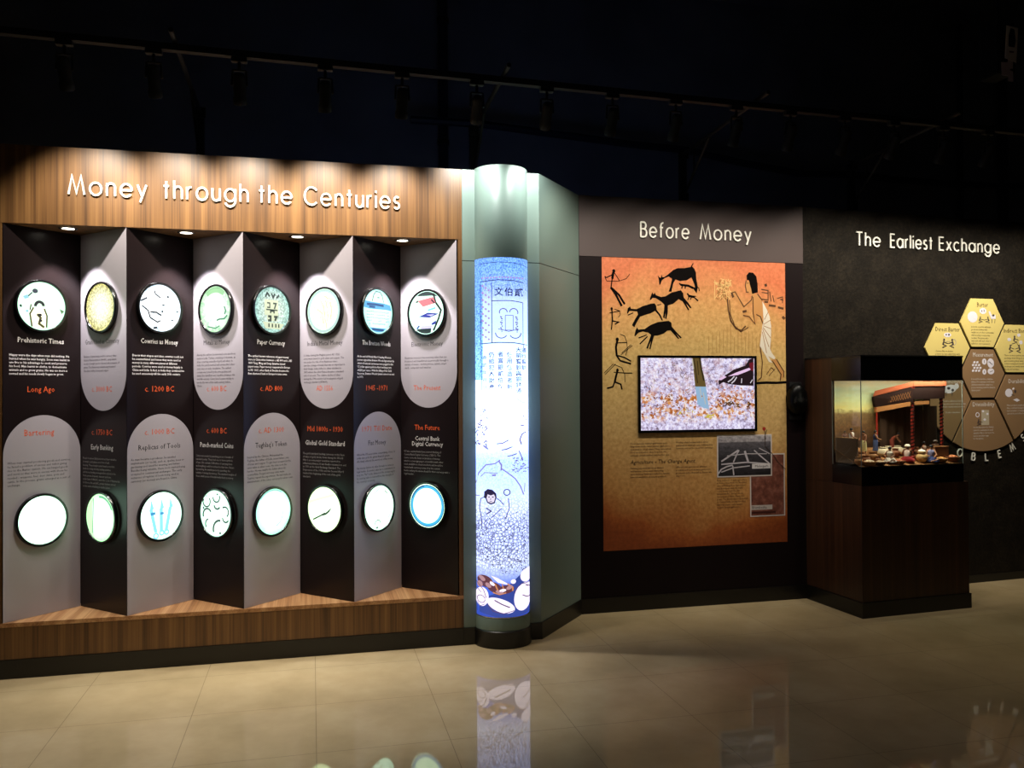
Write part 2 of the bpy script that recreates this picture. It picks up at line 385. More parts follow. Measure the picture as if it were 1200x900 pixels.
# ---- folded panels
INFO = [
 dict(t='Prehistoric Times', d='Long Ago', b='Happy were the days when man did nothing. He\nhunted when he was hungry. Soon man learnt to\nuse fire to his advantage to cook and preserve\nhis food. Man learnt to clothe, to domesticate\nanimals and to grow grains. He was no more a\nnomad and his needs slowly began to grow.',
      t2='Bartering', d2=None, b2='When man started producing goods and services,\nhe faced a problem of excess and deficit giving\nrise to the Barter system. He exchanged goods\nand services that were in excess with those he\nneeded - weapons, fuel, deer skins, pots and\ncattle. In the process, grains emerged as a unit of\nexchange.'),
 dict(t='Grain Used as Currency', d='c. 3000 BC', b='Evidence of grain being used for currency dates\nback to Mesopotamia in 3000 BC, using shekels\nas unit of weight used to denote both a measure of\ngrains. The Shekel was traded being measured\nlike silver, barley, honey and copper.',
      t2='Early Banking', d2='c. 1750 BC', b2='People in ancient Babylonia stored their valuables\nin temples and palaces as a form of safe\nkeeping. These temples acted much as modern\nbanks do today. In India, lending activities\nand money lending, moneylenders existed in the\nVedic period. Deposits, interest and loans\nunder laws of 18th BC, were the Code of Hammurabi.\nIn Greece, the early BC, private bankers carried\non the work of banking in market places.'),
 dict(t='Cowries as Money', d='c. 1200 BC', b='Due to their shapes and sizes, cowries could not\nbe counterfeited and hence they were used as\nmoney in many different places at different\nperiods. Cowries were used as money largely in\nChina and India. In fact, in India they continued to\nbe used extensively till the early 20th century.',
      t2='Replicas of Tools', d2='c. 1000 BC', b2='As man became a producer, he needed\nimplements (or tools), such as, spades, hoes or\ngardening tool used for weaving and knives.\nBesides being valuable, these tools started being\naccepted in commercial exchanges. The early\ninstances of replicas of tools being used as\ncurrency (or money) are found in China.'),
 dict(t='Metals as Money', d='c. 600 BC', b='Among the earliest documented coins are those\nmade in Lydia, Turkey consisting of electrum, an\nalloy occurring naturally of gold and silver. In\nIndia, the punch-marked and un-inscribed silver\ncoins were in wide circulation. The earliest\ncoinage was issued by the principalities and\nstates like Gandhara and republics between 6th\nand 4th century. Coins later became widely in\nuse by the mid of the sixth century before\nChrist.',
      t2='Punch-marked Coins', d2='c. 600 BC', b2='Coins were made by punching pieces of metals of\nstandard purity. These had one or more symbols\nof sun, hills, animals. Difficulties of carrying them\nand weighing could be reduced at that time. Rulers\nby marking the metals pieces by punching, the\nactivity of issuing the money. The standard weights of\nthese small pieces of metals made them as money.'),
 dict(t='Paper Currency', d='c. AD 800', b='The earliest known references of paper money\nwere in China when between c. AD 800 and c. AD\n1400 Tang, Ming and Song dynasties issued\npaper notes. Paper money reappeared in Europe\nin AD 1661, when Bank of Sweden became the\nfirst chartered bank in Europe to issue notes.',
      t2="Tughlaq's Token", d2='c. AD 1300', b2='Inspired by the Chinese, Mohammad bin\nTughlaq, the Sultan of Delhi, issued token coins\nof brass and copper. To get them accepted at the\nsame value as silver coins, the state took the\nburden. He was unable the Sultan about the\ncounterfeits. Forged currency coins made\nTughlaq repent the experiment. He had made, an\nabandonment of the token currency for silver coins.'),
 dict(t="India's Metal Money", d='AD 1556', b='In India, during the Mughal period AD 1526,\ncoins were issued in gold, silver and copper. The\nera under the rule of its illustrious rulers\nsaw the coinage of metal that was an important in\ntheir design. India shifted to silver standard in\n1835 where the silver Rupee became a standard\nunit of account. The relative decline of silver\nduring the 19th century led to adoption of gold\nexchange standard (1898-99).',
      t2='Global Gold Standard', d2='Mid 1800s - 1930', b2='The gold standard, backing currency on the basis\nof value of gold, broke down during the World\nWar I, as some major countries resorted to\ninflationary finance. It was finally reinstated, to end\nin 1931 as the Gold Exchange Standard. The\nDepression of the 1930s and the Second War II\nmarked the beginning of the end of the gold\nstandard.'),
 dict(t='The Bretton Woods', d='1945 -1971', b='At the end of World War II, leading Western\npowers signed the Bretton Woods Agreement by\nwhich all national currencies were pegged to the\nUS dollar against gold at a fixed exchange rate\nof $35 per ounce. With the falling of the Gold\nReserves, Bretton Woods System came to an end\nin 1971.',
      t2='Fiat Money', d2='1971 Till Date', b2='When the US severed the convertibility of the US\ndollar into gold, the global financial system\neffectively entered the world era of fiat money.\n\nFiat money derives its value through its status as\nlegal tender. Economic value has a commitment to\nkeep the "fiat" in the demand of the money supply.\nAs existing value is derived from the strength of\nthe country\'s economy.'),
 dict(t='Electronic Money', d='The Present', b='Electronic money is the monetary value that can\nbe stored and transferred electronically through a\nvariety of means - mobile phones, tablets, smart\ncards, computers and watches.',
      t2='Central Bank\nDigital Currency', d2='The Future', b2='Of late, central banks have started thinking of\nCentral Bank Digital Currency (CBDC). This\nclaims to be the latest incarnation of money\nwhich is sovereign paper convertible with other\nmade available in electronic form and would be\ntraded with currency notes. It is the central\nbanks making the move ahead for their currency with a\nlegal tender.'),
]
def w_est(s): return max(len(l) for l in s.split('\n'))
panels = []
for i, inf in enumerate(INFO):
    k = i//2; left = i % 2 == 0
    loc = (RX[k], 0, ZS) if left else (RX[k]+DEP, DEP, ZS)
    nm = inf['t']; nm2 = inf['t2'].replace('\n', ' ')
    p = empty('folding_display', loc, PI/4 if left else -PI/4,
              f"tall folded timeline panel headed {nm} above and {nm2} below", 'display panel', 'folded timeline panels in the alcove')
    hh = ZH-ZS-.001
    e = .002
    ea, eb = (.0068, .001) if left else (.001, .0068)      # the boards are mitred along the ridge
    MB().prism_z([(.0008 if left else e, 0), (PW-(e if left else .0008), 0), (PW-(e if left else ea), .006), (ea if left else e, .006)] if left else [(e, 0), (PW-.0008, 0), (PW-.0068, .006), (e, .006)], .001, hh).build('board', M['panel_dark'], p)
    r = PW/2-e
    if left:
        zt = 1.273-ZS; pts = [(e, .0012), (PW-e, .0012)]+arc(PW/2, zt-r, r, 0, 180, 30)
    else:
        zb = 1.292-ZS; pts = [(PW-e, hh), (e, hh)]+arc(PW/2, zb+r, r, 180, 360, 30)
    MB().face(pts, -.0006, .0006).build('rounded_field', M['panel_light'], p, label='lilac grey field with a round end')
    cx = .187
    up_t, up_b = (M['txt_white'], M['txt_white']) if left else (M['txt_dark'], M['txt_dark'])
    lo_t, lo_b = (M['txt_dark'], M['txt_dark']) if left else (M['txt_white'], M['txt_grey'])
    text(nm, .036, up_t, p, cx, 1.637-ZS, 'title_text', width=min(.29, .0137*len(nm)), bold=.0004 if left else 0)
    nl = inf['b'].count('\n')+1
    text(inf['b'], .0165, up_b, p, .03, (1.568 if nl < 8 else 1.580)-ZS, 'body_text', 'LEFT', width=.305, line=1.12, bold=.0002 if left else 0)
    text(inf['d'], .041, M['txt_orange'], p, cx, 1.390-ZS, 'date_text', width=.0172*len(inf['d']))
    zt2 = 1.092-ZS
    if inf['d2']:
        text(inf['d2'], .041, M['txt_orange'], p, cx, 1.168-ZS, 'date_text', width=min(.26, .0176*len(inf['d2'])))
        if '\n' in inf['t2']: text(inf['t2'], .035, lo_t, p, cx, zt2+.016, 'title_text', width=.215, line=.86)
        else: text(inf['t2'], .038, lo_t, p, cx, zt2, 'title_text', width=min(.30, .0145*len(inf['t2'])))
    else:
        text(inf['t2'], .046, M['txt_orange'], p, cx-.01, 1.172-ZS, 'title_text', width=.15)
    para = inf['b2'].split('\n\n')
    if len(para) == 2: text(para[1], .0162, lo_b, p, .022, 1.04-ZS-.0162*1.12*4, 'body_text', 'LEFT', width=.318, line=1.12)
    text(para[0], .0162, lo_b, p, .022, (1.04 if i != 0 else 1.036)-ZS, 'body_text', 'LEFT', width=.318, line=1.12)
    panels.append(p)

# ---- porthole light boxes
RO, RI, PD = .134, .1205, .02
def disc_mat(kind, c0, c1, st, scale=9):
    m = mat('backlit '+kind, (40, 40, 40), .25); t = NT(m)
    v = t.coords(); xyz = t.sep(v)
    rad = t.math('DIVIDE', t.math('SQRT', t.math('ADD', t.math('POWER', xyz[0], 2), t.math('POWER', xyz[2], 2))), RI)
    col = t.ramp(rad, [(0, c0), (.55, c0), (.95, c1), (1, c1)])
    if kind == 'grain':
        col = t.mix(col, t.ramp(t.vor(v, 95), [(.2, (255, 252, 214)), (.75, (120, 112, 60))]), t.math('ADD', t.math('MULTIPLY', rad, .5), .35), 'MULTIPLY')
    elif kind == 'cowries':
        e_ = t.vor(v, 17, 'DISTANCE_TO_EDGE'); col = t.mix(col, t.ramp(e_, [(0, (120, 150, 170)), (.05, (205, 226, 236)), (.12, (255, 255, 255))]), t.ramp(t.noise(v, 14), [(.4, (20, 20, 20)), (.6, (240, 240, 240))]), 'MULTIPLY')
    elif kind == 'mottle':
        col = t.mix(col, t.ramp(t.noise(v, 38, 4, .7), [(.35, (150, 205, 172)), (.6, (255, 255, 255))]), t.math('ADD', t.math('MULTIPLY', rad, .6), .3), 'MULTIPLY')
    elif kind == 'paper':
        col = t.mix(col, t.ramp(t.noise(v, 90, 3, .8), [(.38, (40, 80, 80)), (.62, (255, 255, 255))]), .75, 'MULTIPLY')
    elif kind == 'relief':
        col = t.mix(col, t.ramp(t.noise(v, 60, 3, .6), [(.4, (190, 220, 150)), (.6, (255, 255, 255))]), .6, 'MULTIPLY')
    elif kind == 'soft':
        col = t.mix(col, t.ramp(t.noise(v, 16, 3, .6), [(.35, (215, 235, 230)), (.6, (255, 255, 255))]), .6, 'MULTIPLY')
    if kind == 'soft': col = t.mix(col, (218, 255, 228), 1, 'MULTIPLY')
    t.emit(col, st); return m
E = PORT_E
W_ = (250, 255, 252)
D = []
def S(col, st=.9): return emat(col, st)
# every entry: material, list of (colour, strength, [(kind, pts, width)])
dark = (40, 50, 70)
D.append((disc_mat('soft', (250, 255, 245), (225, 250, 235), E*.8), [
  ((60, 70, 90), .5, [('f', ell(-.28, .62, .12, .1), 0), ('s', [(-.4, .55), (-.6, .35)], .04), ('s', [(-.2, .5), (.05, .5)], .03)]),
  ((250, 246, 206), 1.9, [('f', [(-.42, -.95), (-.5, -.4), (-.4, -.1), (.1, -.1), (.22, -.4), (.15, -.95)], 0), ('f', ell(-.05, .45, .2, .12), 0)]),
  ((110, 110, 60), .35, [('s', [(-.42, -.9), (-.5, -.35), (-.35, -.08)], .05), ('s', [(.1, -.1), (.22, -.4), (.2, -.9)], .05), ('s', [(-.2, -.35), (-.05, -.5), (-.12, -.75), (.1, -.9)], .07), ('s', [(-.5, -.2), (-.45, .05)], .04)]),
  ((45, 50, 60), .3, [('s', arc(-.1, .0, .17, 0, 190), .09), ('f', ell(-.08, -.38, .08, .06), 0), ('f', ell(-.05, -.62, .07, .05), 0), ('s', [(-.9, 0), (-.86, -.1)], .06)]),
  ((120, 170, 120), .5, [('f', [(.75, -.05), (.97, -.15), (.85, -.28)], 0)]),
  ((150, 215, 230), .9, [('f', [(-.8, .35), (-.6, .45), (-.55, .3), (-.72, .25)], 0), ('f', ell(-.62, -.25, .06, .05), 0)])]))
D.append((disc_mat('grain', (252, 252, 226), (226, 222, 160), E*.62), []))
D.append((disc_mat('cowries', (250, 255, 255), (235, 248, 255), E*.75), [
  ((40, 50, 70), .2, [('s', [(-.98, .25), (-.65, .4)], .05), ('s', [(-.9, .05), (-.6, -.15), (-.5, -.45), (-.15, -.62), (.0, -.55)], .045), ('s', [(-.5, -.2), (-.2, -.2), (.05, -.32)], .05), ('s', [(-.3, .75), (-.25, .6), (0, .45)], .04), ('s', [(-.35, -.9), (-.15, -.85)], .06), ('f', ell(.38, .52, .05, .05), 0), ('f', ell(.1, -.15, .05, .05), 0), ('f', ell(.15, .14, .07, .03), 0), ('f', ell(.6, -.5, .05, .03), 0), ('f', ell(.85, -.1, .06, .025), 0)])]))
D.append((disc_mat('mottle', (236, 250, 234), (190, 226, 186), E*.6), [
  ((150, 206, 150), .9, [('f', arc(0, 0, .97, 50, 130, 14)+arc(0, -.12, .86, 125, 55, 14), 0)]),
  ((70, 150, 110), .8, [('s', [(.1, -.5), (.3, -.45), (.6, -.45), (.8, -.3)], .07), ('s', [(.6, .1), (.7, -.1), (.62, -.25)], .08), ('s', [(-.5, -.75), (0, -.85), (.3, -.75)], .05)])]))
D.append((disc_mat('paper', (222, 245, 230), (172, 222, 210), E*.5), [
  ((225, 235, 200), .85, [('f', [(-.45, -.25), (-.45, .45), (.35, .45), (.35, -.25)], 0), ('f', [(-.55, -.55), (.7, -.6), (.5, -.85), (-.4, -.85)], 0), ('f', [(-.3, -.5), (.28, -.5), (.28, -.2), (-.3, -.2)], 0)]),
  ((44, 66, 66), .3, [('s', [(-.4, .55), (-.3, .75), (-.15, .6)], .06), ('s', [(-.05, .75), (.05, .55), (.15, .75)], .06), ('s', [(.25, .55), (.4, .7)], .06), ('s', [(-.3, .3), (-.15, .3), (-.15, .1), (-.3, .1)], .04), ('s', [(.05, .3), (.22, .3), (.12, .05)], .05), ('s', [(-.35, 0), (.3, 0)], .04), ('s', [(-.1, -.15), (-.1, -.05), (.1, -.05), (.1, -.15)], .05),
     ('s', [(-.25, -.3), (-.1, -.3), (-.1, -.48), (-.25, -.48)], .07), ('s', [(.1, -.3), (.25, -.3), (.15, -.48)], .07), ('s', [(-.2, -.62), (-.2, -.78)], .05), ('s', [(0, -.62), (0, -.78)], .05), ('s', [(.2, -.62), (.2, -.78)], .05), ('s', [(.38, -.62), (.38, -.78)], .05)])]))
D.append((disc_mat('relief', (244, 246, 212), (206, 234, 218), E*.78), [
  ((190, 224, 218), 1.0, [('s', arc(0, 0, .93, 0, 360, 40), .12)]),
  ((206, 208, 150), 1.0, [('s', [(-.2, .5), (0, .2), (.1, -.4), (.2, -.8)], .03), ('s', [(.1, .5), (.25, .1), (.25, -.5)], .03), ('s', [(-.4, .1), (-.1, -.1), (.0, -.6)], .03), ('s', [(.4, .4), (.5, 0), (.4, -.4)], .03), ('s', [(0, .7), (.3, .55), (.6, .5)], .03)])]))
D.append((disc_mat('soft', (245, 253, 255), (200, 235, 255), E*.7), [
  ((90, 175, 225), 1.0, [('f', [(-.97, .15), (-.88, .45), (-.3, .42), (.4, .42), (.88, .35), (.97, .1), (.6, .12), (-.6, .1)], 0), ('f', arc(0, 0, .96, 232, 308, 14), 0)]),
  ((40, 90, 160), .7, [('s', [(-.75, .3), (-.2, .32), (.4, .3)], .1), ('s', [(-.6, .2), (-.2, .2)], .09), ('s', [(-.4, -.83), (.4, -.85)], .1)]),
  ((90, 90, 110), .4, [('s', [(-.4, .45), (-.3, .75), (-.15, .92), (.15, .92), (.3, .75), (.4, .45)], .03), ('s', [(-.05, .65), (.1, .65)], .03)]),
  ((50, 90, 130), .35, [('s', [(x_, z_), (x_+.06, z_+.02*(-1)**int(x_*50))], .04) for x_ in [-.75+.13*q for q in range(12)] for z_ in (-.02, -.16, -.3, -.43, -.57) if x_*x_+z_*z_ < .75 and random.random() < .75])]))
D.append((disc_mat('soft', (250, 253, 255), (240, 250, 255), E*.8), [
  ((70, 90, 95), .22, [('f', arc(0, 0, .99, 48, 128, 14)+[(-.5, .8), (.3, .78)], 0), ('f', arc(0, 0, .99, 235, 285, 10)+[(.3, -.72), (-.5, -.75)], 0)]),
  ((20, 24, 30), .1, [('s', [(.42, .88), (.55, .45), (.86, .08), (.72, -.3), (.42, -.86)], .07)]),
  ((235, 120, 130), 1.1, [('f', [(-.5, .58), (.4, .72), (.55, .42), (-.2, .28)], 0)]),
  ((60, 30, 60), .4, [('f', [(-.66, .52), (-.45, .62), (-.5, .48)], 0), ('s', [(.3, .6), (.5, .42)], .05)]),
  ((120, 225, 225), 1.0, [('s', [(.1, .1), (.55, .2)], .08)]),
  ((60, 60, 190), .7, [('f', [(-.45, -.18), (.1, .0), (.75, -.08), (.2, -.25)], 0), ('f', [(.3, -.52), (.6, -.38), (.55, -.55), (.35, -.6)], 0), ('s', [(-.55, -.75), (-.4, -.6)], .08)]),
  ((200, 195, 245), 1.3, [('f', [(-.3, -.62), (.4, -.6), (.3, -.75), (-.3, -.75)], 0), ('f', [(.0, -.1), (.5, -.1), (.3, -.18)], 0)])]))
# lower row in panel order: L1, R1, L2, R2 ...
L = []
L.append((disc_mat('soft', (250, 255, 253), (240, 255, 248), E), [((205, 230, 225), 1.5, [('f', ell(-.05, .7, .05, .04), 0), ('s', [(-.5, -.1), (0, .0), (.4, -.15)], .02)])]))
L.append((disc_mat('soft', (240, 254, 232), (196, 234, 184), E*.85), [((190, 226, 176), 1.5, [('f', arc(0, 0, .97, 118, 240, 14)+[(-.55, -.7), (-.6, .6)], 0)]), ((110, 200, 150), .9, [('s', arc(0, 0, .9, 95, 25), .08), ('s', [(-.5, .8), (-.55, -.7)], .05)])]))
tool = lambda x0, x1: ([(x0-.05, .75), (x0+.08, .35), (x0+.02, .3), (x1+.06, -.7), (x1-.1, -.7), (x0-.14, .3), (x0-.1, .35)])
L.append((disc_mat('soft', (252, 255, 255), (246, 253, 255), E), [((135, 215, 250), 1.35, [('f', tool(-.45, -.25), 0), ('f', tool(.05, .02), 0), ('f', tool(.5, .25), 0), ('s', arc(-.27, -.85, .11, 0, 360, 18), .07), ('s', arc(.02, -.74, .1, 0, 360, 18), .07), ('s', arc(.26, -.74, .1, 0, 360, 18), .07)]), ((70, 160, 215), 1.0, [('s', [(-.52, .12), (-.3, .14)], .12), ('s', [(-.05, .1), (.12, .1)], .1)])]))
L.append((disc_mat('soft', (248, 254, 252), (225, 245, 240), E*.85), [((96, 110, 112), .35, [('s', arc(-.6, .5, .24, 150, 400, 16), .05), ('s', arc(-.55, -.1, .28, 30, 200, 12), .06), ('s', arc(-.45, -.5, .22, 100, 220, 10), .05), ('s', arc(.05, .72, .22, 180, 380, 12), .05), ('s', arc(.1, .4, .2, 190, 330, 10), .06), ('s', arc(.25, -.7, .4, 80, 200, 14), .07), ('s', arc(.62, .1, .22, -60, 120, 12), .05), ('s', arc(.66, -.15, .2, 180, 330, 10), .05), ('f', ell(.3, -.85, .06, .05), 0), ('f', ell(-.62, .75, .06, .03), 0), ('f', ell(-.8, .2, .05, .06), 0), ('f', ell(.12, .85, .05, .04), 0), ('f', ell(.5, .3, .04, .05), 0)])]))
L.append((disc_mat('soft', (240, 255, 252), (190, 240, 228), E*.9), [((205, 240, 232), 1.7, [('s', arc(0, 0, .84, -70, 90, 24), .06)]), ((150, 215, 205), 1.1, [('s', arc(0, 0, .97, 60, 140, 14), .06), ('s', arc(-.05, -.1, .6, -70, 10, 10), .03)])]))
L.append((disc_mat('soft', (255, 255, 232), (255, 250, 205), E), [((240, 240, 190), 1.6, [('s', [(-.95, .3), (-.2, .5), (.6, .7)], .12)]), ((60, 80, 60), .25, [('s', [(-.7, -.5), (-.2, -.28), (.05, -.15)], .05), ('f', [(-.15, -.3), (.2, -.06), (.5, .16), (.3, -.1), (.1, -.24)], 0)])]))
L.append((disc_mat('soft', (248, 255, 252), (232, 250, 244), E), [((150, 180, 165), .8, [('s', [(-.75, .4), (-.2, .78), (.1, .92)], .03), ('s', arc(-.1, -.75, .2, 0, 180, 12), .05), ('s', arc(0, 0, .85, -40, 20, 8), .03), ('f', ell(-.15, -.9, .1, .05), 0), ('s', [(.4, .75), (.6, .6)], .05)])]))
L.append((disc_mat('soft', (255, 255, 240), (252, 253, 235), E), [((70, 190, 240), 1.1, [('s', arc(0, 0, .9, 0, 360, 44), .15)]), ((30, 110, 180), .8, [('s', arc(0, 0, .965, 0, 360, 44), .04), ('s', arc(0, 0, .93, 100, 160, 12), .06)])]))
def porthole(parentp, cx, z, spec, label):
    th = parentp.rotation_euler[2]
    n = Vector((math.sin(th), -math.cos(th), 0)); ax = Vector((math.cos(th), math.sin(th), 0))
    loc = Vector(parentp.location)+ax*cx; loc.z = z; loc += n*.0008
    o = empty('porthole_display', loc, th, label, 'light box', 'round backlit portholes of the timeline')
    mb = MB(); prof = [(RI, .004), (RO-.002, .0), (RO, .003), (RO, PD-.006), (RO-.003, PD), (RI+.002, PD), (RI, PD-.003)]
    mb.lathe(prof, 64, close=True); mb.v = [(x, -zz, y) for x, y, zz in mb.v]
    mb.build('ring', M['black_gloss'], o, smooth=True)
    m_, det = spec
    mb = MB(); mb.face(ell(0, 0, RI+.001, RI+.001, 56), -PD+.006, .01); mb.build('picture', m_, o, label='glowing round picture')
    lay = 0
    for col, st, shapes in det:
        lay += 1; y0 = -PD+.006-.0004*lay; one = len(shapes) > 8; mb = MB()
        for kd, pts, wd in shapes:
            if not one: mb = MB()
            q = [(max(-1, min(1, a))*RI*.985, max(-1, min(1, b))*RI*.985) for a, b in pts]
            q = [(a*min(1, RI*.97/max(1e-6, math.hypot(a, b))), b*min(1, RI*.97/max(1e-6, math.hypot(a, b)))) for a, b in q]
            if kd == 'f': mb.face(q, y0, .0003)
            else: mb.ribbon(q, wd*RI*(1.4 if st < .6 else 1), y0, .0003)
            if not one: mb.build('picture_detail', S(col, st*E*.36), o)
        if one: mb.build('picture_detail', S(col, st*E*.36), o)
    return o
for i, p in enumerate(panels):
    inf = INFO[i]; left = i % 2 == 0; k = i//2
    cx = .182 if left else .196
    porthole(p, cx, 1.822, D[i], f"round black-rimmed glowing porthole above the {inf['t']} title")
    porthole(p, cx+(.004 if left else 0), .747, L[i], f"round black-rimmed glowing porthole below the {inf['t2'].replace(chr(10), ' ')} text")

# ---- recessed downlights in the soffit
for k in range(4):
    o = empty('recessed_downlight', (RX[k]+DEP-.008, .078, ZH), 0, f"small recessed downlight in the soffit above the {INFO[2*k]['t']} panel", 'downlight', 'soffit downlights')
    mb = MB().lathe([(.030, -.001), (.045, -.0005), (.045, -.004), (.040, -.006), (.030, -.004)], 32, close=True); mb.build('trim_ring', M['chrome'], o, smooth=True)
    MB().lathe([(.0001, -.003), (.022, -.0028), (.030, -.002), (.030, -.0005), (.0001, -.0005)], 32).build('lens', M['lamp'], o, smooth=True)
    ld = bpy.data.lights.new('downlight_beam', 'SPOT'); ld.energy = DOWN_W; ld.color = DOWN_COL; ld.spot_size = math.radians(80); ld.spot_blend = .3; ld.shadow_soft_size = .02
    lo = put(bpy.data.objects.new('downlight_beam', ld), o); lo.location = (0, 0, -.012)

# ---- heading on the walnut header
hd = empty('heading_lettering', (0, 0, 2.366), 0, 'raised ivory heading Money through the Centuries on the walnut header', 'lettering')
def wx(f, u0, u1, v): return f(u0, v)[0], f(u1, v)[0]
heading(hd, [(w_, *wx(onA, a, b_, 225)) for w_, a, b_ in (('Money', 81, 172), ('through', 192, 290.5), ('the', 303.5, 342), ('Centuries', 357, 467.5))], .092, .0098, 0)

# ================================================================== COLUMN
CX, CY, CR = 1.0243, .0212, .15
fa = math.atan2(-CAM_D-CY, -CX)       # heading of the meridian that faces the room
colm = empty('display_column', (CX, CY, 0), fa+PI/2, 'round column with a tall backlit print of an old note and shells between green collars', 'column')
ZL0, ZL1, ZT = .1629, 2.104, 2.606
MB().lathe([(.0001, 0), (.162, 0), (.162, ZK-.004), (.158, ZK), (.0001, ZK)], 72).build('plinth_ring', M['skirting'], colm, smooth=True, label='black base ring')
MB().lathe([(.0001, ZK), (.1535, ZK), (.1535, ZL0-.004), (.151, ZL0), (.0001, ZL0)], 72).build('lower_collar', M['green'], colm, smooth=True, label='grey green lower collar')
MB().lathe([(.0001, ZL1), (.1503, ZL1), (.1503, ZT-.002), (.149, ZT), (.0001, ZT)], 72).build('upper_drum', M['green'], colm, smooth=True, label='grey green upper drum')
MB().lathe([(.1505, ZL0-.001), (.1535, ZL0), (.1535, ZL0+.004), (.1505, ZL0+.005)], 72).build('trim_ring', M['chrome'], colm, smooth=True)
# backlit print: colour zones up the shaft, finer pattern as printed
m = mat('backlit column print', (60, 60, 70), .3); t = NT(m); v = t.coords(); xyz = t.sep(v)
zf = t.math('DIVIDE', t.math('SUBTRACT', xyz[2], ZL0), ZL1-ZL0)
zone = t.ramp(zf, [(0, (42, 66, 150)), (.09, (60, 90, 170)), (.15, (226, 218, 232)), (.30, (222, 216, 240)), (.36, (192, 196, 248)), (.44, (186, 196, 252)), (.50, (214, 216, 255)), (.60, (226, 230, 255)), (.66, (206, 218, 255)), (.78, (206, 222, 255)), (.88, (208, 212, 255)), (.97, (160, 204, 250)), (1, (160, 204, 250))])
speck = t.ramp(t.noise(v, 105, 4, .8), [(.38, (66, 84, 160)), (.5, (190, 200, 240)), (.6, (255, 255, 255))])
cob = t.ramp(t.vor(v, 58, 'DISTANCE_TO_EDGE'), [(0, (30, 26, 40)), (.07, (120, 110, 130)), (.18, (255, 255, 255))])
cob_z = t.ramp(zf, [(.1, (0, 0, 0)), (.16, (230, 230, 230)), (.26, (230, 230, 230)), (.36, (60, 60, 60)), (.42, (0, 0, 0))])
amt = t.ramp(zf, [(0, (0, 0, 0)), (.14, (40, 40, 40)), (.2, (190, 190, 190)), (.34, (120, 120, 120)), (.42, (190, 190, 190)), (.48, (130, 130, 130)), (.56, (0, 0, 0)), (.62, (0, 0, 0)), (.7, (70, 70, 70)), (.88, (110, 110, 110)), (.92, (235, 235, 235)), (1, (235, 235, 235))])
sx = t.sep(t.coords())[0]
border = t.math('LESS_THAN', sx, -.098); bz = t.math('GREATER_THAN', zf, .66)
bd = t.math('MULTIPLY', border, bz)
col = t.mix(t.mix(zone, (156, 204, 246), bd), (206, 228, 255), 1, 'MULTIPLY')
am2 = t.math('MAXIMUM', t.n('ShaderNodeSeparateColor').outputs[0], 0)
scn = t.n('ShaderNodeSeparateColor'); t.l(amt, scn.inputs[0])
am3 = t.math('MAXIMUM', scn.outputs[0], t.math('MULTIPLY', bd, .97))
col = t.mix(col, speck, am3, 'MULTIPLY'); col = t.mix(col, cob, cob_z, 'MULTIPLY')
stt = t.ramp(zf, [(0, (170, 170, 170)), (.2, (200, 200, 200)), (.42, (215, 215, 215)), (.54, (255, 255, 255)), (.62, (255, 255, 255)), (.8, (190, 190, 190)), (1, (165, 165, 165))])
sc2 = t.n('ShaderNodeSeparateColor'); t.l(stt, sc2.inputs[0])
t.emit(col, t.math('MULTIPLY', sc2.outputs[0], PRINT_E*1.6))
MB().lathe([(CR-.02, ZL0+.0005), (CR, ZL0+.0005), (CR, ZL1-.0005), (CR-.02, ZL1-.0005)], 96).build('backlit_print', m, colm, smooth=True, label='glowing printed tube')
def cz(y): return ZL1-(y-301.3)*(ZL1-ZL0)/(723.5-301.3)
class Wrap(MB):
    """flat art (x in -1..1 across the visible half, z in metres) laid on the shaft"""
    def wrapped(s, lay):
        R = CR+.0006*lay
        me = bpy.data.meshes.new('t'); me.from_pydata(s.v, [], s.f); bm = bmesh.new(); bm.from_mesh(me); bpy.data.meshes.remove(me)
        bmesh.ops.triangulate(bm, faces=bm.faces)
        for _ in range(6):
            ed = [e for e in bm.edges if abs(e.verts[0].co.x-e.verts[1].co.x) > .12]
            if not ed: break
            bmesh.ops.subdivide_edges(bm, edges=ed, cuts=1); bmesh.ops.triangulate(bm, faces=bm.faces)
        s.v = []; s.f = []
        bm.verts.index_update()
        for q in bm.verts:
            x = max(-.999, min(.999, q.co.x)); th = math.asin(x)
            r = R-(.0004 if q.co.y > .0002 else 0)
            s.v.append((r*math.sin(th), -r*math.cos(th), q.co.z))
        for f_ in bm.faces: s.f.append(tuple(q.index for q in f_.verts))
        s.mi = [0]*len(s.f); bm.free(); return s
def P1(x, y, oy=290): return ((x-320)/213., cz(oy+y/6.92))
def wstroke(mb, pts, wpx): # pts in (x,z); width in crop px -> convert: work in metres-equal space
    q = [(a*CR, b) for a, b in pts]; k = len(mb.v); mb.ribbon(q, wpx/6.92*.0046, 0, .0004)
    mb.v[k:] = [(x/CR, y, z) for x, y, z in mb.v[k:]]
def colart(name, rgb, st, strokes=(), fills=(), lay=1):
    mb = Wrap()
    for oy, wpx, pts in strokes: wstroke(mb, [P1(a, b, oy) for a, b in pts], wpx)
    for oy, pts in fills: mb.face([P1(a, b, oy) for a, b in pts], 0, .0004)
    return mb.wrapped(lay).build(name, emat(rgb, st), colm)
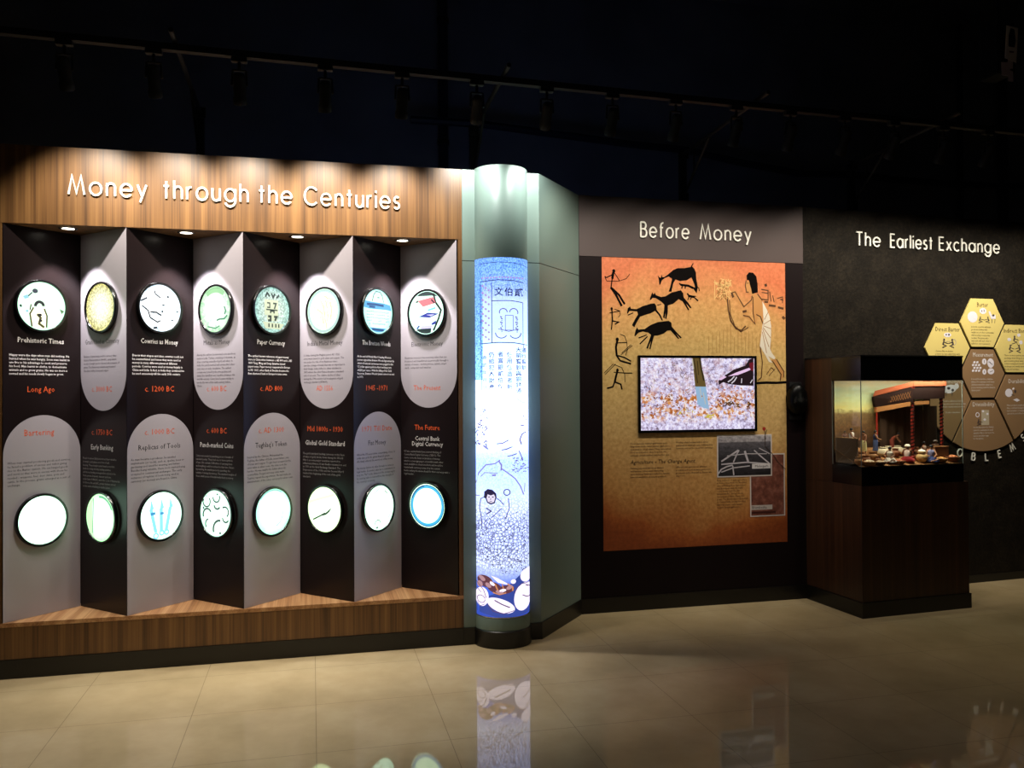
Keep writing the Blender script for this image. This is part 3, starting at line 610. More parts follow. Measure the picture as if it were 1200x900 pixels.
# note frame and medallion
colart('note_frame', (70, 70, 120), .45, [(290, 6, [(165, 270), (300, 262), (420, 266), (520, 280)]), (290, 5, [(165, 285), (165, 775)]), (290, 6, [(252, 285), (252, 775)]), (290, 6, [(255, 432), (400, 430), (490, 440)]), (290, 7, [(165, 778), (300, 770), (420, 772), (525, 785)]), (290, 4, [(492, 440), (492, 770)]), (290, 4, [(108, 130), (300, 118), (420, 122), (530, 138)]), (400, 4, [(168, 20), (172, 400)]), (400, 4, [(495, 25), (498, 60)])])
colart('note_border', (190, 160, 225), .9, [(290, 14, [(175+(q % 3)*25, 300+q*19), (190+(q % 3)*22, 312+q*19)]) for q in range(24)]+[(290, 12, [(175+q*22, 245), (186+q*22, 238)]) for q in range(15)], lay=2)
sw = [(290, 8, arc(325, 690, 45, 180, 330, 10)), (290, 8, arc(430, 690, 45, 210, 360, 10)), (290, 7, arc(340, 525, 30, 0, 200, 8)), (290, 7, arc(420, 525, 32, -20, 180, 8)), (290, 6, [(300, 720), (380, 700), (460, 720)])]
sw = [(oy, w2, [(a, 2*(690 if oy == 290 and b > 600 else 525)-b) for a, b in pts]) for oy, w2, pts in sw]
colart('note_medallion', (130, 110, 190), .7, sw+[(290, 5, [(355, 550), (355, 670), (415, 670), (415, 550), (355, 550)])]+[(290, 9, [(315+6*(q % 3), 560+q*15), (330+5*(q % 2), 566+q*15)]) for q in range(9)]+[(290, 9, [(430+6*(q % 3), 560+q*15), (448+5*(q % 2), 566+q*15)]) for q in range(9)], lay=2)
def cjk(chars, x, y, oy, pitch, size, m_, name, dx=0):
    """vertical or horizontal run of characters wrapped on the shaft"""
    me_v = []; mb = Wrap()
    for i, ch in enumerate(chars):
        c = bpy.data.curves.new('t', 'FONT'); c.body = ch; c.size = 1; c.offset = .012; c.align_x = 'CENTER'; c.resolution_u = 1
        o = bpy.data.objects.new('t', c); COL.objects.link(o); dg = bpy.context.evaluated_depsgraph_get(); dg.update()
        me = bpy.data.meshes.new_from_object(o.evaluated_get(dg)); bpy.data.objects.remove(o); bpy.data.curves.remove(c)
        px, pz = P1(x+(dx*i), y+(pitch*i if not dx else 0), oy); s_ = size/6.92*.0046
        mb.add([(px+q.co.x*s_/CR, 0, pz+(q.co.y-.38)*s_) for q in me.vertices], [tuple(p.vertices) for p in me.polygons]); bpy.data.meshes.remove(me)
    mb.wrapped(2).build(name, m_, colm)
ink = emat((60, 50, 110), .3); ink2 = emat((70, 66, 128), .4)
cjk('文伯貳', 306, 358, 290, 0, 74, ink, 'note_characters', dx=77)
for chars, x, y in (('大明寶鈔與銅錢通', 455, 68), ('使用偽造者斬', 386, 108), ('者賞銀貳伯伍', 317, 105), ('仍給犯人財產', 249, 108)):
    cjk(chars, x, y, 400, 47.5 if len(chars) > 6 else 52, 46, ink2, 'note_characters')
cjk('通行寶鈔', 497, 68, 400, 47, 40, ink, 'note_characters'); cjk('命武年月日', 196, 130, 400, 60, 34, ink2, 'note_characters')
# overexposed cave scene below the note
rnd = random.Random(3)
st_ = [(400, 8, [(285, 830), (330, 825), (375, 800)]), (400, 6, [(320, 880), (360, 875), (405, 855)]), (400, 10, [(530, 730), (480, 755), (462, 800), (475, 840)]), (400, 9, [(465, 680), (500, 690)]), (400, 7, [(485, 600), (515, 640)]), (400, 5, [(440, 465), (480, 495), (515, 500)]),
       (520, 8, [(325, 50), (360, 42), (395, 28)]), (520, 8, [(365, 100), (400, 95), (438, 82)]), (520, 8, [(455, 60), (475, 110), (485, 140)])]
for q in range(60):
    x = 120+rnd.random()*90; y = 540+rnd.random()*330 
    st_.append((400, 4+rnd.random()*4, [(x, y), (x+rnd.uniform(-18, 22), y+rnd.uniform(6, 26))]))
for q in range(60):
    x = 400+rnd.random()*130; y = 110+rnd.random()*130
    st_.append((520, 3+rnd.random()*4, [(x, y), (x+rnd.uniform(4, 22), y+rnd.uniform(-12, 12))]))
colart('rock_strokes', (130, 105, 175), .75, st_)
arch = [(520, 9, [(120, 325), (145, 240), (200, 172), (270, 160), (310, 130)]), (520, 9, [(320, 200), (380, 245), (425, 285), (465, 350), (490, 420)]), (520, 12, [(300, 140), (320, 170), (318, 215)]), (520, 6, [(160, 270), (190, 235), (240, 235), (290, 240)]), (520, 14, [(248, 255), (278, 252)]), (520, 5, [(500, 330), (495, 400)]), (520, 7, [(120, 430), (150, 425)])]
colart('cave_outline', (150, 140, 215), .9, arch)
colart('cave_person', (112, 100, 165), .6, [(520, 7, [(190, 430), (160, 450), (150, 520), (165, 620), (170, 700)]), (520, 7, [(270, 430), (310, 460), (335, 492)]), (520, 6, [(320, 520), (270, 570), (240, 600)]), (520, 7, [(370, 440), (378, 520), (350, 600)]), (520, 8, arc(360, 392, 24, 0, 360, 16)), (520, 10, [(200, 520), (240, 545), (205, 570)]), (520, 5, [(215, 600), (185, 650), (210, 690)])], lay=2)
colart('cave_hair', (60, 48, 96), .5, fills=[(520, [(185, 440), (188, 390), (215, 366), (250, 372), (278, 400), (282, 430), (268, 480), (240, 492), (210, 480), (198, 445)])], lay=3)
colart('cave_face', (230, 220, 245), 1.1, fills=[(520, [(206, 440), (214, 410), (238, 418), (262, 408), (272, 432), (262, 470), (240, 480), (216, 470)])], lay=4)
colart('cave_eyes', (50, 40, 80), .5, [(520, 8, [(220, 432), (230, 430)]), (520, 8, [(248, 430), (260, 430)]), (520, 4, [(238, 440), (236, 455)]), (520, 5, [(228, 468), (248, 467)])], lay=5)
sh = []
for q in range(420):
    y = 500+rnd.random()**.7*560; x = 118+rnd.random()*425
    if y < 560 and x < 390: continue
    if y > 900 and x < 118+(y-900)*1.4: continue
    a = rnd.uniform(-1.2, 1.2); l_ = rnd.uniform(6, 14); sh.append((520, rnd.uniform(3, 6), [(x, y), (x+l_*math.cos(a), y+l_*math.sin(a))]))
colart('cowrie_pile', (96, 86, 110), .4, sh)
# shells at the foot
def E2(cx_, cy_, rx, ry, rot=0): return ell(cx_, cy_, rx, ry, 30, rot)
colart('brown_shells', (120, 70, 84), .7, fills=[(640, E2(190, 285, 62, 46, 20)), (640, E2(260, 330, 60, 40, 25)), (640, E2(350, 345, 62, 34, -8))], lay=2)
colart('tan_shells', (196, 150, 160), .9, fills=[(640, E2(165, 265, 30, 18, 30)), (640, E2(215, 315, 26, 16, 40)), (640, E2(300, 365, 30, 13, 12)), (640, E2(375, 330, 26, 15, -30)), (640, E2(150, 315, 22, 26))], lay=3)
colart('blue_cloth', (62, 84, 176), .8, fills=[(640, [(125, 480), (220, 400), (330, 350), (420, 270), (500, 200), (540, 230), (540, 560), (320, 575), (125, 540)])], lay=1)
colart('orange_strokes', (214, 140, 92), 1.0, [(640, 12, [(230, 280), (270, 310), (290, 360)]), (640, 12, [(360, 300), (400, 330), (400, 360)]), (640, 9, [(250, 370), (300, 385), (350, 372)]), (640, 8, [(320, 300), (330, 340)])], lay=3)
colart('pale_shells', (238, 226, 250), 1.35, fills=[(640, E2(310, 475, 112, 52, 22)), (640, E2(485, 420, 74, 112, 8)), (640, E2(515, 252, 56, 55)), (640, E2(165, 415, 52, 78, 5)), (640, [(235, 235), (290, 290), (370, 310), (350, 290), (280, 250)]), (640, E2(325, 352, 26, 12, -10)), (640, E2(405, 285, 20, 18)), (640, E2(245, 300, 22, 12, 40))], lay=3)
colart('shell_lines', (128, 96, 140), .55, [(640, 9, [(262, 432), (320, 465), (378, 492)]), (640, 6, [(212, 470), (250, 520), (330, 540), (410, 520)]), (640, 5, [(415, 380), (430, 340), (470, 312), (550, 322)]), (640, 7, [(475, 405), (510, 430), (540, 440)]), (640, 9, [(500, 330), (540, 360)]), (640, 5, E2(160, 435, 30, 30)), (640, 5, [(125, 300), (180, 360), (200, 420)]), (640, 5, [(140, 260), (200, 330)]), (640, 5, [(125, 350), (160, 380)]), (640, 4, [(130, 460), (150, 495), (190, 470)])], lay=4)

# ================================================================== TRACK LIGHTING
RA = .055                               # rail swings slightly away, like the far wall
RAIL0 = Vector((-1.9, -.51, 2.93))
def railpt(x): return Vector((x, -.50+.045*(x+1.0), 2.935))
mb = MB(); a, b_ = railpt(-1.75), railpt(5.2)
dv = (b_-a).normalized(); nv = Vector((-dv.y, dv.x, 0))
mb.add([a+nv*s1*.018+Vector((0, 0, z)) for z in (0, .03) for s1 in (-1, 1)]+[b_+nv*s1*.018+Vector((0, 0, z)) for z in (0, .03) for s1 in (-1, 1)],
       [(0, 1, 3, 2), (4, 6, 7, 5), (0, 4, 5, 1), (1, 5, 7, 3), (3, 7, 6, 2), (2, 6, 4, 0)])
tag(mb.build('lighting_track', M['rail']), 'long dark red lighting rail held out in front of the partitions', 'lighting track')
ORD = ['first', 'second', 'third', 'fourth', 'fifth', 'sixth', 'seventh', 'eighth', 'ninth', 'tenth', 'eleventh', 'twelfth', 'thirteenth', 'fourteenth', 'fifteenth', 'sixteenth', 'seventeenth', 'eighteenth']
SPX = [-1.055, -.69, -.322, .068, .435, .81, 1.178, 1.54, 1.905, 2.27, 2.61, 2.965, 3.30, 3.65, 3.98, 4.33, 4.68, 5.03]
def spotlight(x, label, power, aim, size=100, col=TRACK_COL, blend=.55):
    p = railpt(x); o = empty('track_spotlight', p, 0, label, 'spotlight', 'spotlights on the overhead rail')
    d = (Vector(aim)-(p+Vector((0, 0, -.13)))).normalized()
    MB().box((-.035, -.016, -.022), (.035, .016, 0)).build('track_adapter', M['black_matt'], o, bevel=.002)
    MB().tube([(0, 0, -.02), (0, 0, -.06)], .007).tube([(-.03, 0, -.06), (.03, 0, -.06)], .005).tube([(-.03, 0, -.06), (-.034, 0, -.13)], .005).tube([(.03, 0, -.06), (.034, 0, -.13)], .005).build('yoke', M['black_matt'], o)
    q = Vector((0, 0, -1)).rotation_difference(d).to_matrix()
    mb = MB().lathe([(.0001, .055), (.02, .055), (.027, .045), (.027, -.05), (.031, -.055), (.031, -.085), (.027, -.085), (.025, -.06), (.0001, -.06)], 24)
    mb.v = [tuple(q@Vector(v)+Vector((0, 0, -.13))) for v in mb.v]; mb.build('housing', M['black_matt'], o, smooth=True)
    ld = bpy.data.lights.new('spot_beam', 'SPOT'); ld.energy = power; ld.color = col; ld.spot_size = math.radians(size); ld.spot_blend = blend; ld.shadow_soft_size = .022
    lo = put(bpy.data.objects.new('spot_beam', ld), o); lo.location = Vector((0, 0, -.13))+d*.1; lo.rotation_euler = d.to_track_quat('-Z', 'Y').to_euler()
    return o
for i, x in enumerate(SPX):
    p = railpt(x)
    sz, bl = 87, .8
    if x < .7: aim = (x, 0, 2.11); pw, cl = TRACK_W, TRACK_COL
    elif x < 1.3: aim = (x+(.045 if x < 1 else .04), 0, 2.45); pw, cl = COLUMN_W, COLUMN_COL; sz, bl = 80, 1
    elif x < 3.1: aim = (x+.05, .45, 1.75); pw, cl = TRACK_W*.48, TRACK_COL
    else: aim = (x+.05, .55, 1.75); pw, cl = TRACK_W*.66, TRACK_COL
    spotlight(x, f'{ORD[i]} dark spotlight from the left along the overhead rail', pw, aim, size=sz, col=cl, blend=bl)

# ---- brackets carrying the rail
for i, (x, ttl) in enumerate(((-.6, 'above the walnut header'), (.95, 'behind the round column'), (2.4, 'above the Before Money heading'), (3.67, 'above The Earliest Exchange heading'))):
    p = railpt(x); yb = .62 if x > 1.5 else .42
    o = empty('rail_bracket', (x, yb, 0), 0, f'dark steel rail bracket with a diagonal brace rising {ttl}', 'bracket', 'steel brackets carrying the rail')
    yr = p.y-yb
    MB().box((-.02, -.02, 0), (.02, .02, 2.96)).build('post', M['steel'], o)
    MB().tube([(0, 0, 2.945), (0, yr-.12, 2.985)], .012).build('arm', M['steel'], o)
    MB().tube([(0, -.01, 2.66), (0, yr*.4, 2.95)], .009).build('brace', M['steel'], o)
    MB().tube([(0, yr*.18, 2.925), (0, yr*.18, 2.77)], .007).build('strut', M['steel'], o)
    for z in (2.63, 2.915): MB().box((-.03, -.03, z), (.03, -.018, z+.055)).build('mounting_plate', M['steel'], o)

# ================================================================== BEFORE MONEY: poster, screen, lettering
def bloc(s, z, off=0):
    n = Vector((math.sin(BANG), -math.cos(BANG), 0)); return B0+Vector((math.cos(BANG), math.sin(BANG), 0))*s+n*off+Vector((0, 0, z))
hb = empty('heading_lettering', bloc(0, 2.354, .004), BANG, 'raised ivory heading Before Money on the grey brown band', 'lettering')
heading(hb, [(w_, *wx(onB, a, b_, 272)) for w_, a, b_ in (('Before', 750, 806), ('Money', 819.5, 878.5))], .093, .0098, 0)
PS0, PS1, PZ0, PZ1 = .150, 1.431, .382, 2.221
po = empty('wall_poster', bloc(PS0, PZ0, .0005), BANG, 'tall orange and tan poster with antelopes, archers and a woman in white', 'poster')
pw_, ph_ = PS1-PS0, PZ1-PZ0
m = mat('poster print', (210, 160, 90), .5); t = NT(m); v = t.coords(); xyz = t.sep(v)
zf = t.math('DIVIDE', xyz[2], ph_); nz = t.noise(v, 2.5, 5, .6)
xf = t.math('ABSOLUTE', t.math('SUBTRACT', t.math('DIVIDE', xyz[0], pw_), .5))
zz = t.math('ADD', zf, t.math('MULTIPLY', t.math('SUBTRACT', nz, .5), .22))
zz = t.math('SUBTRACT', zz, t.math('MULTIPLY', t.math('POWER', xf, 3), t.math('SUBTRACT', .9, t.math('MULTIPLY', zf, 1.9))))
c1 = t.ramp(zz, [(0, (150, 74, 34)), (.06, (176, 96, 44)), (.17, (206, 150, 86)), (.42, (220, 182, 118)), (.68, (226, 190, 120)), (.83, (228, 174, 108)), (.95, (226, 138, 88)), (1, (220, 122, 78))])
fine = t.ramp(t.noise(v, 40, 4, .6), [(.35, (225, 215, 200)), (.65, (255, 255, 255))])
t.base(t.mix(c1, fine, 1, 'MULTIPLY'))
MB().box((0, 0, 0), (pw_, .0008, ph_)).build('sheet', m, po)
def PB(x, y, cx=700, cy=300, k=5.625):
    s, z = onB(cx+x/k, cy+y/k); return s-PS0, z-PZ0
pxm = .00535/5.625*1.0   # metres per crop pixel
blk = mat('black print', (14, 10, 9), .8, spec=.05); line = pmat((92, 58, 28)); skin = pmat((206, 146, 84)); wht = pmat((236, 224, 204)); fain = pmat((170, 116, 58)); lght = pmat((240, 200, 130))
def pfill(name, m_, polys, lay=1, **kw):
    for p in polys: MB().face([PB(*q, **kw) for q in p], -.0004*lay-.0002, .0004*lay).build(name, m_, po)
def pline(name, m_, strokes, lay=1, **kw):
    mb = MB()
    for wpx, pts in strokes: mb.ribbon([PB(*q, **kw) for q in pts], max(wpx, 2)*1.35*pxm, -.0004*lay-.0002, .0004*lay)
    return mb.build(name, m_, po)
A1 = [(408, 190), (404, 150), (398, 128), (410, 142), (418, 144), (424, 122), (428, 140), (440, 140), (470, 118), (500, 92), (530, 80), (575, 80), (625, 70), (640, 85), (650, 110), (652, 150), (662, 205), (655, 245), (648, 240), (640, 190), (620, 140), (590, 160), (545, 165), (515, 155), (500, 180), (488, 235), (470, 235), (485, 185), (492, 150), (470, 135), (445, 145), (425, 160), (415, 188)]
A2 = [(345, 288), (352, 262), (362, 240), (370, 255), (378, 240), (385, 258), (420, 270), (450, 265), (490, 240), (550, 226), (565, 245), (570, 275), (600, 310), (620, 340), (612, 345), (582, 310), (606, 355), (598, 358), (562, 300), (535, 285), (500, 315), (465, 325), (464, 370), (455, 415), (446, 412), (452, 365), (442, 412), (433, 405), (440, 350), (442, 322), (420, 300), (385, 278), (365, 275), (352, 290)]
A3 = [(195, 378), (200, 345), (215, 332), (222, 348), (260, 350), (300, 330), (350, 315), (378, 312), (388, 330), (390, 355), (415, 385), (432, 425), (424, 425), (405, 390), (380, 362), (350, 378), (310, 390), (282, 400), (264, 430), (244, 468), (237, 465), (254, 425), (240, 462), (227, 458), (246, 420), (268, 385), (262, 365), (225, 362), (212, 362), (200, 380)]
A4 = [(243, 525), (252, 490), (262, 470), (270, 485), (310, 482), (350, 455), (400, 435), (470, 427), (488, 440), (490, 465), (520, 500), (556, 538), (548, 544), (515, 508), (540, 545), (530, 545), (482, 490), (460, 492), (440, 510), (395, 525), (374, 525), (362, 565), (350, 615), (342, 612), (354, 555), (332, 612), (323, 606), (345, 545), (354, 520), (335, 505), (300, 498), (272, 505), (250, 528)]
for a_, extra in ((A1, [(5, [(618, 72), (632, 48)]), (4, [(655, 205), (668, 210), (672, 232)])]), (A2, [(4, [(420, 318), (395, 324)])]), (A3, [(5, [(200, 390), (235, 375)])]), (A4, [(6, [(330, 530), (280, 580)]), (5, [(325, 520), (272, 540)])])):
    o_ = pfill('antelope', blk, [a_], lay=2)
    pline('hoof_marks', blk, extra, lay=2)
pline('small_animal', blk, [(11, [(548, 190), (600, 196), (632, 212)]), (7, [(540, 180), (552, 192)]), (6, [(560, 195), (556, 215)]), (6, [(580, 198), (578, 216)]), (6, [(632, 208), (650, 235)]), (6, [(625, 205), (648, 216)])], lay=2)
pline('small_animal', blk, [(11, [(598, 262), (635, 270)]), (8, [(592, 246), (604, 264)]), (5, [(605, 268), (595, 290)]), (5, [(620, 270), (612, 288)]), (6, [(633, 268), (664, 296)]), (5, [(632, 264), (650, 266)])], lay=2)
def archer(strokes, head):
    mb = MB()
    for wpx, pts in strokes: mb.ribbon([PB(*q) for q in pts], wpx*pxm, -.001, .0008)
    hx, hz = PB(head[0], head[1]); mb.face(ell(hx, hz, head[2]*pxm, head[2]*pxm*1.15, 16), -.0012, .001)
    mb.build('archer', blk, po)
archer([(17, [(105, 108), (98, 150)]), (8, [(98, 145), (90, 205)]), (7, [(102, 122), (60, 142), (48, 134)]), (4, [(50, 140), (62, 165), (140, 166), (190, 150), (214, 118)]), (5, [(112, 110), (145, 162)]), (15, [(88, 206), (122, 255), (160, 330)]), (14, [(95, 212), (142, 256), (180, 318)])], (108, 99, 11))
archer([(9, [(95, 352), (100, 430)]), (6, [(80, 376), (150, 362)]), (4, [(112, 350), (146, 362), (152, 385), (138, 405)]), (8, [(98, 425), (92, 486)]), (9, [(100, 428), (140, 436), (115, 450)])], (94, 347, 8))
archer([(14, [(132, 555), (122, 600), (128, 660)]), (6, [(118, 580), (140, 572), (194, 570)]), (4, [(150, 515), (180, 528), (194, 570), (198, 620), (186, 655)]), (11, [(128, 658), (150, 690), (222, 711)]), (9, [(135, 656), (180, 670), (222, 694)]), (4, [(155, 652), (230, 590)]), (4, [(160, 640), (222, 584)])], (131, 550, 11))
archer([(14, [(132, 755), (114, 832)]), (6, [(108, 766), (176, 771), (230, 772)]), (10, [(114, 830), (102, 862), (64, 872)]), (10, [(116, 830), (155, 846), (162, 880)]), (4, [(110, 715), (160, 735), (180, 780), (182, 832)]), (4, [(50, 782), (120, 712)]), (4, [(44, 772), (104, 712)])], (132, 752, 9))
kw = dict(cx=820, cy=300)
# woman with a garland
pline('garland_glow', lght, [(3, [(150+rnd.uniform(-60, 60), 215+rnd.uniform(-70, 75)), (150+rnd.uniform(-62, 62), 215+rnd.uniform(-70, 80))]) for q in range(34)], 1, **kw)
pline('garland_marks', fain, [(6, [(x_, y_), (x_+rnd.uniform(-12, 12), y_+rnd.uniform(-10, 10))]) for x_, y_ in [(150+rnd.uniform(-42, 42), 210+rnd.uniform(-50, 85)) for q in range(46)]], 2, **kw)
pline('drip_lines', fain, [(2, [(60+q*24, 500+rnd.uniform(-60, 40)), (60+q*24, 640)]) for q in range(18)], 1, **kw)
pfill('woman_body', skin, [[(305, 165), (300, 195), (306, 235), (320, 240), (345, 262), (342, 290), (290, 332), (270, 300), (232, 232), (218, 222), (205, 245), (215, 275), (230, 272), (262, 320), (288, 345), (350, 305), (352, 380), (365, 440), (330, 395), (300, 375), (285, 380), (290, 405), (320, 415), (362, 452), (374, 440), (385, 380), (415, 440), (420, 400), (415, 310), (380, 255), (345, 245), (330, 165)], [(470, 685), (500, 680), (552, 760), (556, 790), (530, 822), (528, 800), (535, 775)]], 1, **kw)
pline('woman_outline', line, [(5, [(306, 160), (300, 195), (308, 238), (322, 238)]), (5, [(345, 262), (340, 290), (290, 335), (232, 236), (208, 244), (216, 276)]), (5, [(350, 270), (352, 380), (364, 448), (325, 400), (285, 392)]), (5, [(380, 250), (412, 292)]), (5, [(372, 385), (400, 400), (416, 446)]), (5, [(398, 600), (412, 700), (405, 800), (380, 825)]), (5, [(478, 690), (535, 780), (530, 822)]), (5, [(505, 680), (554, 762), (552, 800)]), (3, [(440, 780), (470, 735), (490, 750)]), (3, [(455, 790), (495, 745)]), (4, [(310, 180), (322, 178)])], 3, **kw)
pfill('woman_hair', blk, [[(310, 158), (308, 128), (325, 108), (350, 110), (372, 135), (380, 180), (382, 240), (345, 250), (338, 215), (330, 190), (324, 160)]], 3, **kw)
pfill('white_dress', wht, [[(413, 300), (440, 350), (460, 400), (470, 460), (468, 560), (462, 610), (475, 640), (498, 670), (490, 682), (450, 660), (478, 704), (455, 698), (430, 650), (395, 592), (405, 520), (412, 460), (420, 430)]], 2, **kw)
pline('dress_folds', fain, [(3, [(418, 452), (470, 420)]), (3, [(418, 460), (470, 480)]), (3, [(416, 470), (466, 540)]), (3, [(414, 480), (455, 600)]), (3, [(412, 500), (440, 640)]), (3, [(425, 420), (450, 370)])], 3, **kw)
pline('necklace', line, [(7, [(182, 282), (188, 360), (205, 430), (240, 480), (275, 490), (302, 462)]), (4, [(195, 290), (200, 380), (230, 460), (270, 500), (320, 470)]), (12, [(282, 368), (308, 362)]), (10, [(210, 245), (222, 272)])], 4, **kw)
pline('town_sketch', line, [(6, [(405, 220), (450, 228), (450, 290), (410, 285)]), (6, [(430, 200), (440, 182), (430, 200)]), (14, [(428, 196), (442, 190)]), (5, [(408, 240), (450, 246)]), (5, [(460, 235), (470, 300)]), (5, [(480, 260), (490, 305)]), (10, [(425, 302), (450, 304)]), (11, [(455, 325), (500, 330)]), (11, [(515, 338), (552, 348)]), (5, [(510, 280), (545, 270), (545, 310)]), (8, [(530, 285), (550, 290)]), (14, [(545, 400), (560, 415)])], 1, **kw)
pline('ground_line', blk, [(12, [(372, 838), (440, 834), (500, 836), (568, 832)])], 2, **kw)
# printed text on the poster
s_, z_ = onB(738, 522)
text('From historic hunter-gatherers and\nmigration rock caves hunter gatherers\nand lived in small clans. They consumed\nfood as and when they found it. No\nconcept about earned surplus for use.', .0165, M['txt_brown'], po, onB(738.5, 522)[0]-PS0, onB(738.5, 521)[1]-PZ0, 'printed_paragraph', 'LEFT', width=.275, line=1.12)
text('Moving often hunter tribes along\ngathered in small groups, collected by\nhunters, and as the need for exchange.', .0165, M['txt_brown'], po, onB(792, 519)[0]-PS0, onB(792, 519.5)[1]-PZ0, 'printed_paragraph', 'LEFT', width=.262, line=1.12)
text('Agriculture - The Change Agent', .036, pmat((44, 28, 16)), po, onB(738.5, 544)[0]-PS0, onB(738.5, 544)[1]-PZ0, 'printed_heading', 'LEFT', width=.445, shear=.25)
text('Farming was slow labour as lifestyle\nand farming, tribes were depending\nupon farming. Farming resulted in owners\nhave accumulation of surplus products.', .0165, M['txt_brown'], po, onB(738.5, 550)[0]-PS0, onB(738.5, 550)[1]-PZ0, 'printed_paragraph', 'LEFT', width=.265, line=1.12)
text('different jobs and various different\nproducts and services were generated\nproducers with other tribes. Barter was\nthus born.', .0165, M['txt_brown'], po, onB(792, 548)[0]-PS0, onB(792, 548.5)[1]-PZ0, 'printed_paragraph', 'LEFT', width=.25, line=1.12)
text('Early evidence of early agriculture\nin India comes from the Neolithic\nsites of Mehrgarh, in Baluchistan\nand Burzahom sites. Remains\ncome dating from the 7th\nmillennium BC. Barley, wheat,\ndomesticated cattle, sheep and\ngoats. The Bhimbetka rock shelters\nin Central India, known for their\npaintings depict early humans\nas early hunter-gatherers.', .0165, M['txt_brown'], po, onB(840, 564)[0]-PS0, onB(840, 564)[1]-PZ0, 'printed_paragraph', 'LEFT', width=.222, line=1.06)
# pasted photographs
def photo(q0, q1, m_, lay):
    (s0, z1), (s1, z0) = onB(*q0), onB(*q1); s0 -= PS0; s1 -= PS0; z0 -= PZ0; z1 -= PZ0
    f_ = MB().box((s0, -.0012*lay, z0), (s1, -.0004, z1)).build('photo_print', pmat((214, 204, 200)), po, label='pale bordered photo print')
    MB().box((s0+.008, -.0012*lay-.0004, z0+.008), (s1-.008, -.0012*lay+.0002, z1-.008)).build('photo_image', m_, f_)
    return f_, s0, s1, z0, z1
m = mat('red rock photo', (130, 60, 44), .5); t = NT(m); t.base(t.ramp(t.noise(t.coords(), 22, 5, .65), [(.3, (84, 42, 32)), (.5, (120, 68, 54)), (.7, (158, 102, 86))]))
f_, s0, s1, z0, z1 = photo((878.5, 532), (920, 604), m, 1)
MB().box((s0+.008, -.0022, z0+.045), (s0+.16, -.0016, z0+.075)).build('caption_strip', pmat((200, 188, 182)), f_)
text('Bhimbetka', .026, M['txt_dark'], f_, s0+.012, z0+.052, 'caption_text', 'LEFT', y=-.0024, width=.105)
MB().box((s0+.01, -.0022, z0+.02), (s1-.07, -.0016, z0+.034)).build('caption_bar', pmat((70, 30, 22)), f_)
m = mat('grey field photo', (90, 86, 96), .5); t = NT(m); v = t.coords(); zf = t.sep(v)[2]
zr = t.n('ShaderNodeMapRange'); t.l(zf, zr.inputs['Value']); zr.inputs['From Min'].default_value = onB(870, 557)[1]-PZ0; zr.inputs['From Max'].default_value = onB(870, 511)[1]-PZ0
c_ = t.ramp(zr.outputs[0], [(0, (44, 40, 46)), (.45, (60, 56, 62)), (.7, (88, 84, 92)), (.84, (110, 104, 112)), (.86, (186, 178, 184)), (1, (200, 192, 198))])
t.base(t.mix(c_, t.ramp(t.noise(t.coords((1, 1, 2)), 30, 4, .7), [(.35, (110, 110, 110)), (.65, (255, 255, 255))]), .7, 'MULTIPLY'))
f_, s0, s1, z0, z1 = photo((840, 510), (904.5, 557.5), m, 2)
gk = dict(cx=725, cy=500, k=6.0)
mb = MB()
for wpx, pts in [(10, [(700, 330), (720, 300), (760, 280), (800, 270)]), (12, [(720, 245), (780, 205), (840, 165)]), (9, [(805, 250), (830, 190), (845, 165)]), (16, [(910, 250), (895, 205), (885, 170)]), (10, [(720, 265), (900, 250), (1060, 262)]), (9, [(950, 165), (1000, 210), (1060, 260)]), (6, [(760, 205), (900, 190), (1040, 190)]), (10, [(800, 275), (808, 340)]), (6, [(985, 150), (1060, 190)]), (8, [(920, 275), (800, 290), (720, 320)])]:
    mb.ribbon([PB(*q, **gk) for q in pts], wpx*.00089, -.0031, .0004)
mb.build('field_banks', pmat((196, 188, 196)), f_)
MB().box((s1-.145, -.0032, z0+.05), (s1-.012, -.0027, z0+.082)).build('caption_strip', pmat((214, 208, 210)), f_)
text('Mehrgarh', .024, M['txt_dark'], f_, s1-.125, z0+.058, 'caption_text', 'LEFT', y=-.0034, width=.095)
MB().box((s1-.12, -.0032, z0+.018), (s1-.02, -.0027, z0+.03)).box((s0+.19, -.0032, z0+.014), (s0+.215, -.0027, z0+.032)).build('caption_bars', pmat((24, 22, 24)), f_)
x_, z_ = PB(1022, 15, **gk)
mb = MB(); mb.face(ell(x_, z_, .012, .012, 18), -.0008, .0006); mb.build('printed_pin', pmat((170, 40, 28)), po, label='red printed pin')
mb = MB()
for pts in ([(1040, 20), (1025, 70), (1028, 140), (1078, 190)], [(1024, 20), (1030, 90)], [(1078, 190), (1120, 250), (1172, 300)]): mb.ribbon([PB(*q, **gk) for q in pts], .0035, -.0042, .0004)
mb.build('printed_thread', pmat((60, 40, 30)), po)

# ---- screen
s0, z1 = onB(746.7, 416.5); s1, z0 = onB(886, 505); 
tv = empty('wall_screen', bloc(s0, z0, .002), BANG, 'flat wall screen showing a tree trunk on leaf-strewn ground', 'screen')
tw, thh = s1-s0, z1-z0; bz_ = .016
mb = MB()
mb.box((0, -.014, 0), (tw, 0, bz_)).box((0, -.014, thh-bz_), (tw, 0, thh)).box((0, -.014, bz_), (bz_, 0, thh-bz_)).box((tw-bz_, -.014, bz_), (tw, 0, thh-bz_))
mb.build('bezel', M['black_gloss'], tv)
m = mat('screen picture', (20, 20, 22), .2); t = NT(m); v = t.coords(); xyz = t.sep(v)
zf = t.math('DIVIDE', xyz[2], thh)
base = t.ramp(t.noise(v, 42, 5, .75), [(.34, (84, 70, 84)), (.44, (180, 166, 200)), (.54, (226, 220, 250)), (.66, (252, 250, 255))])
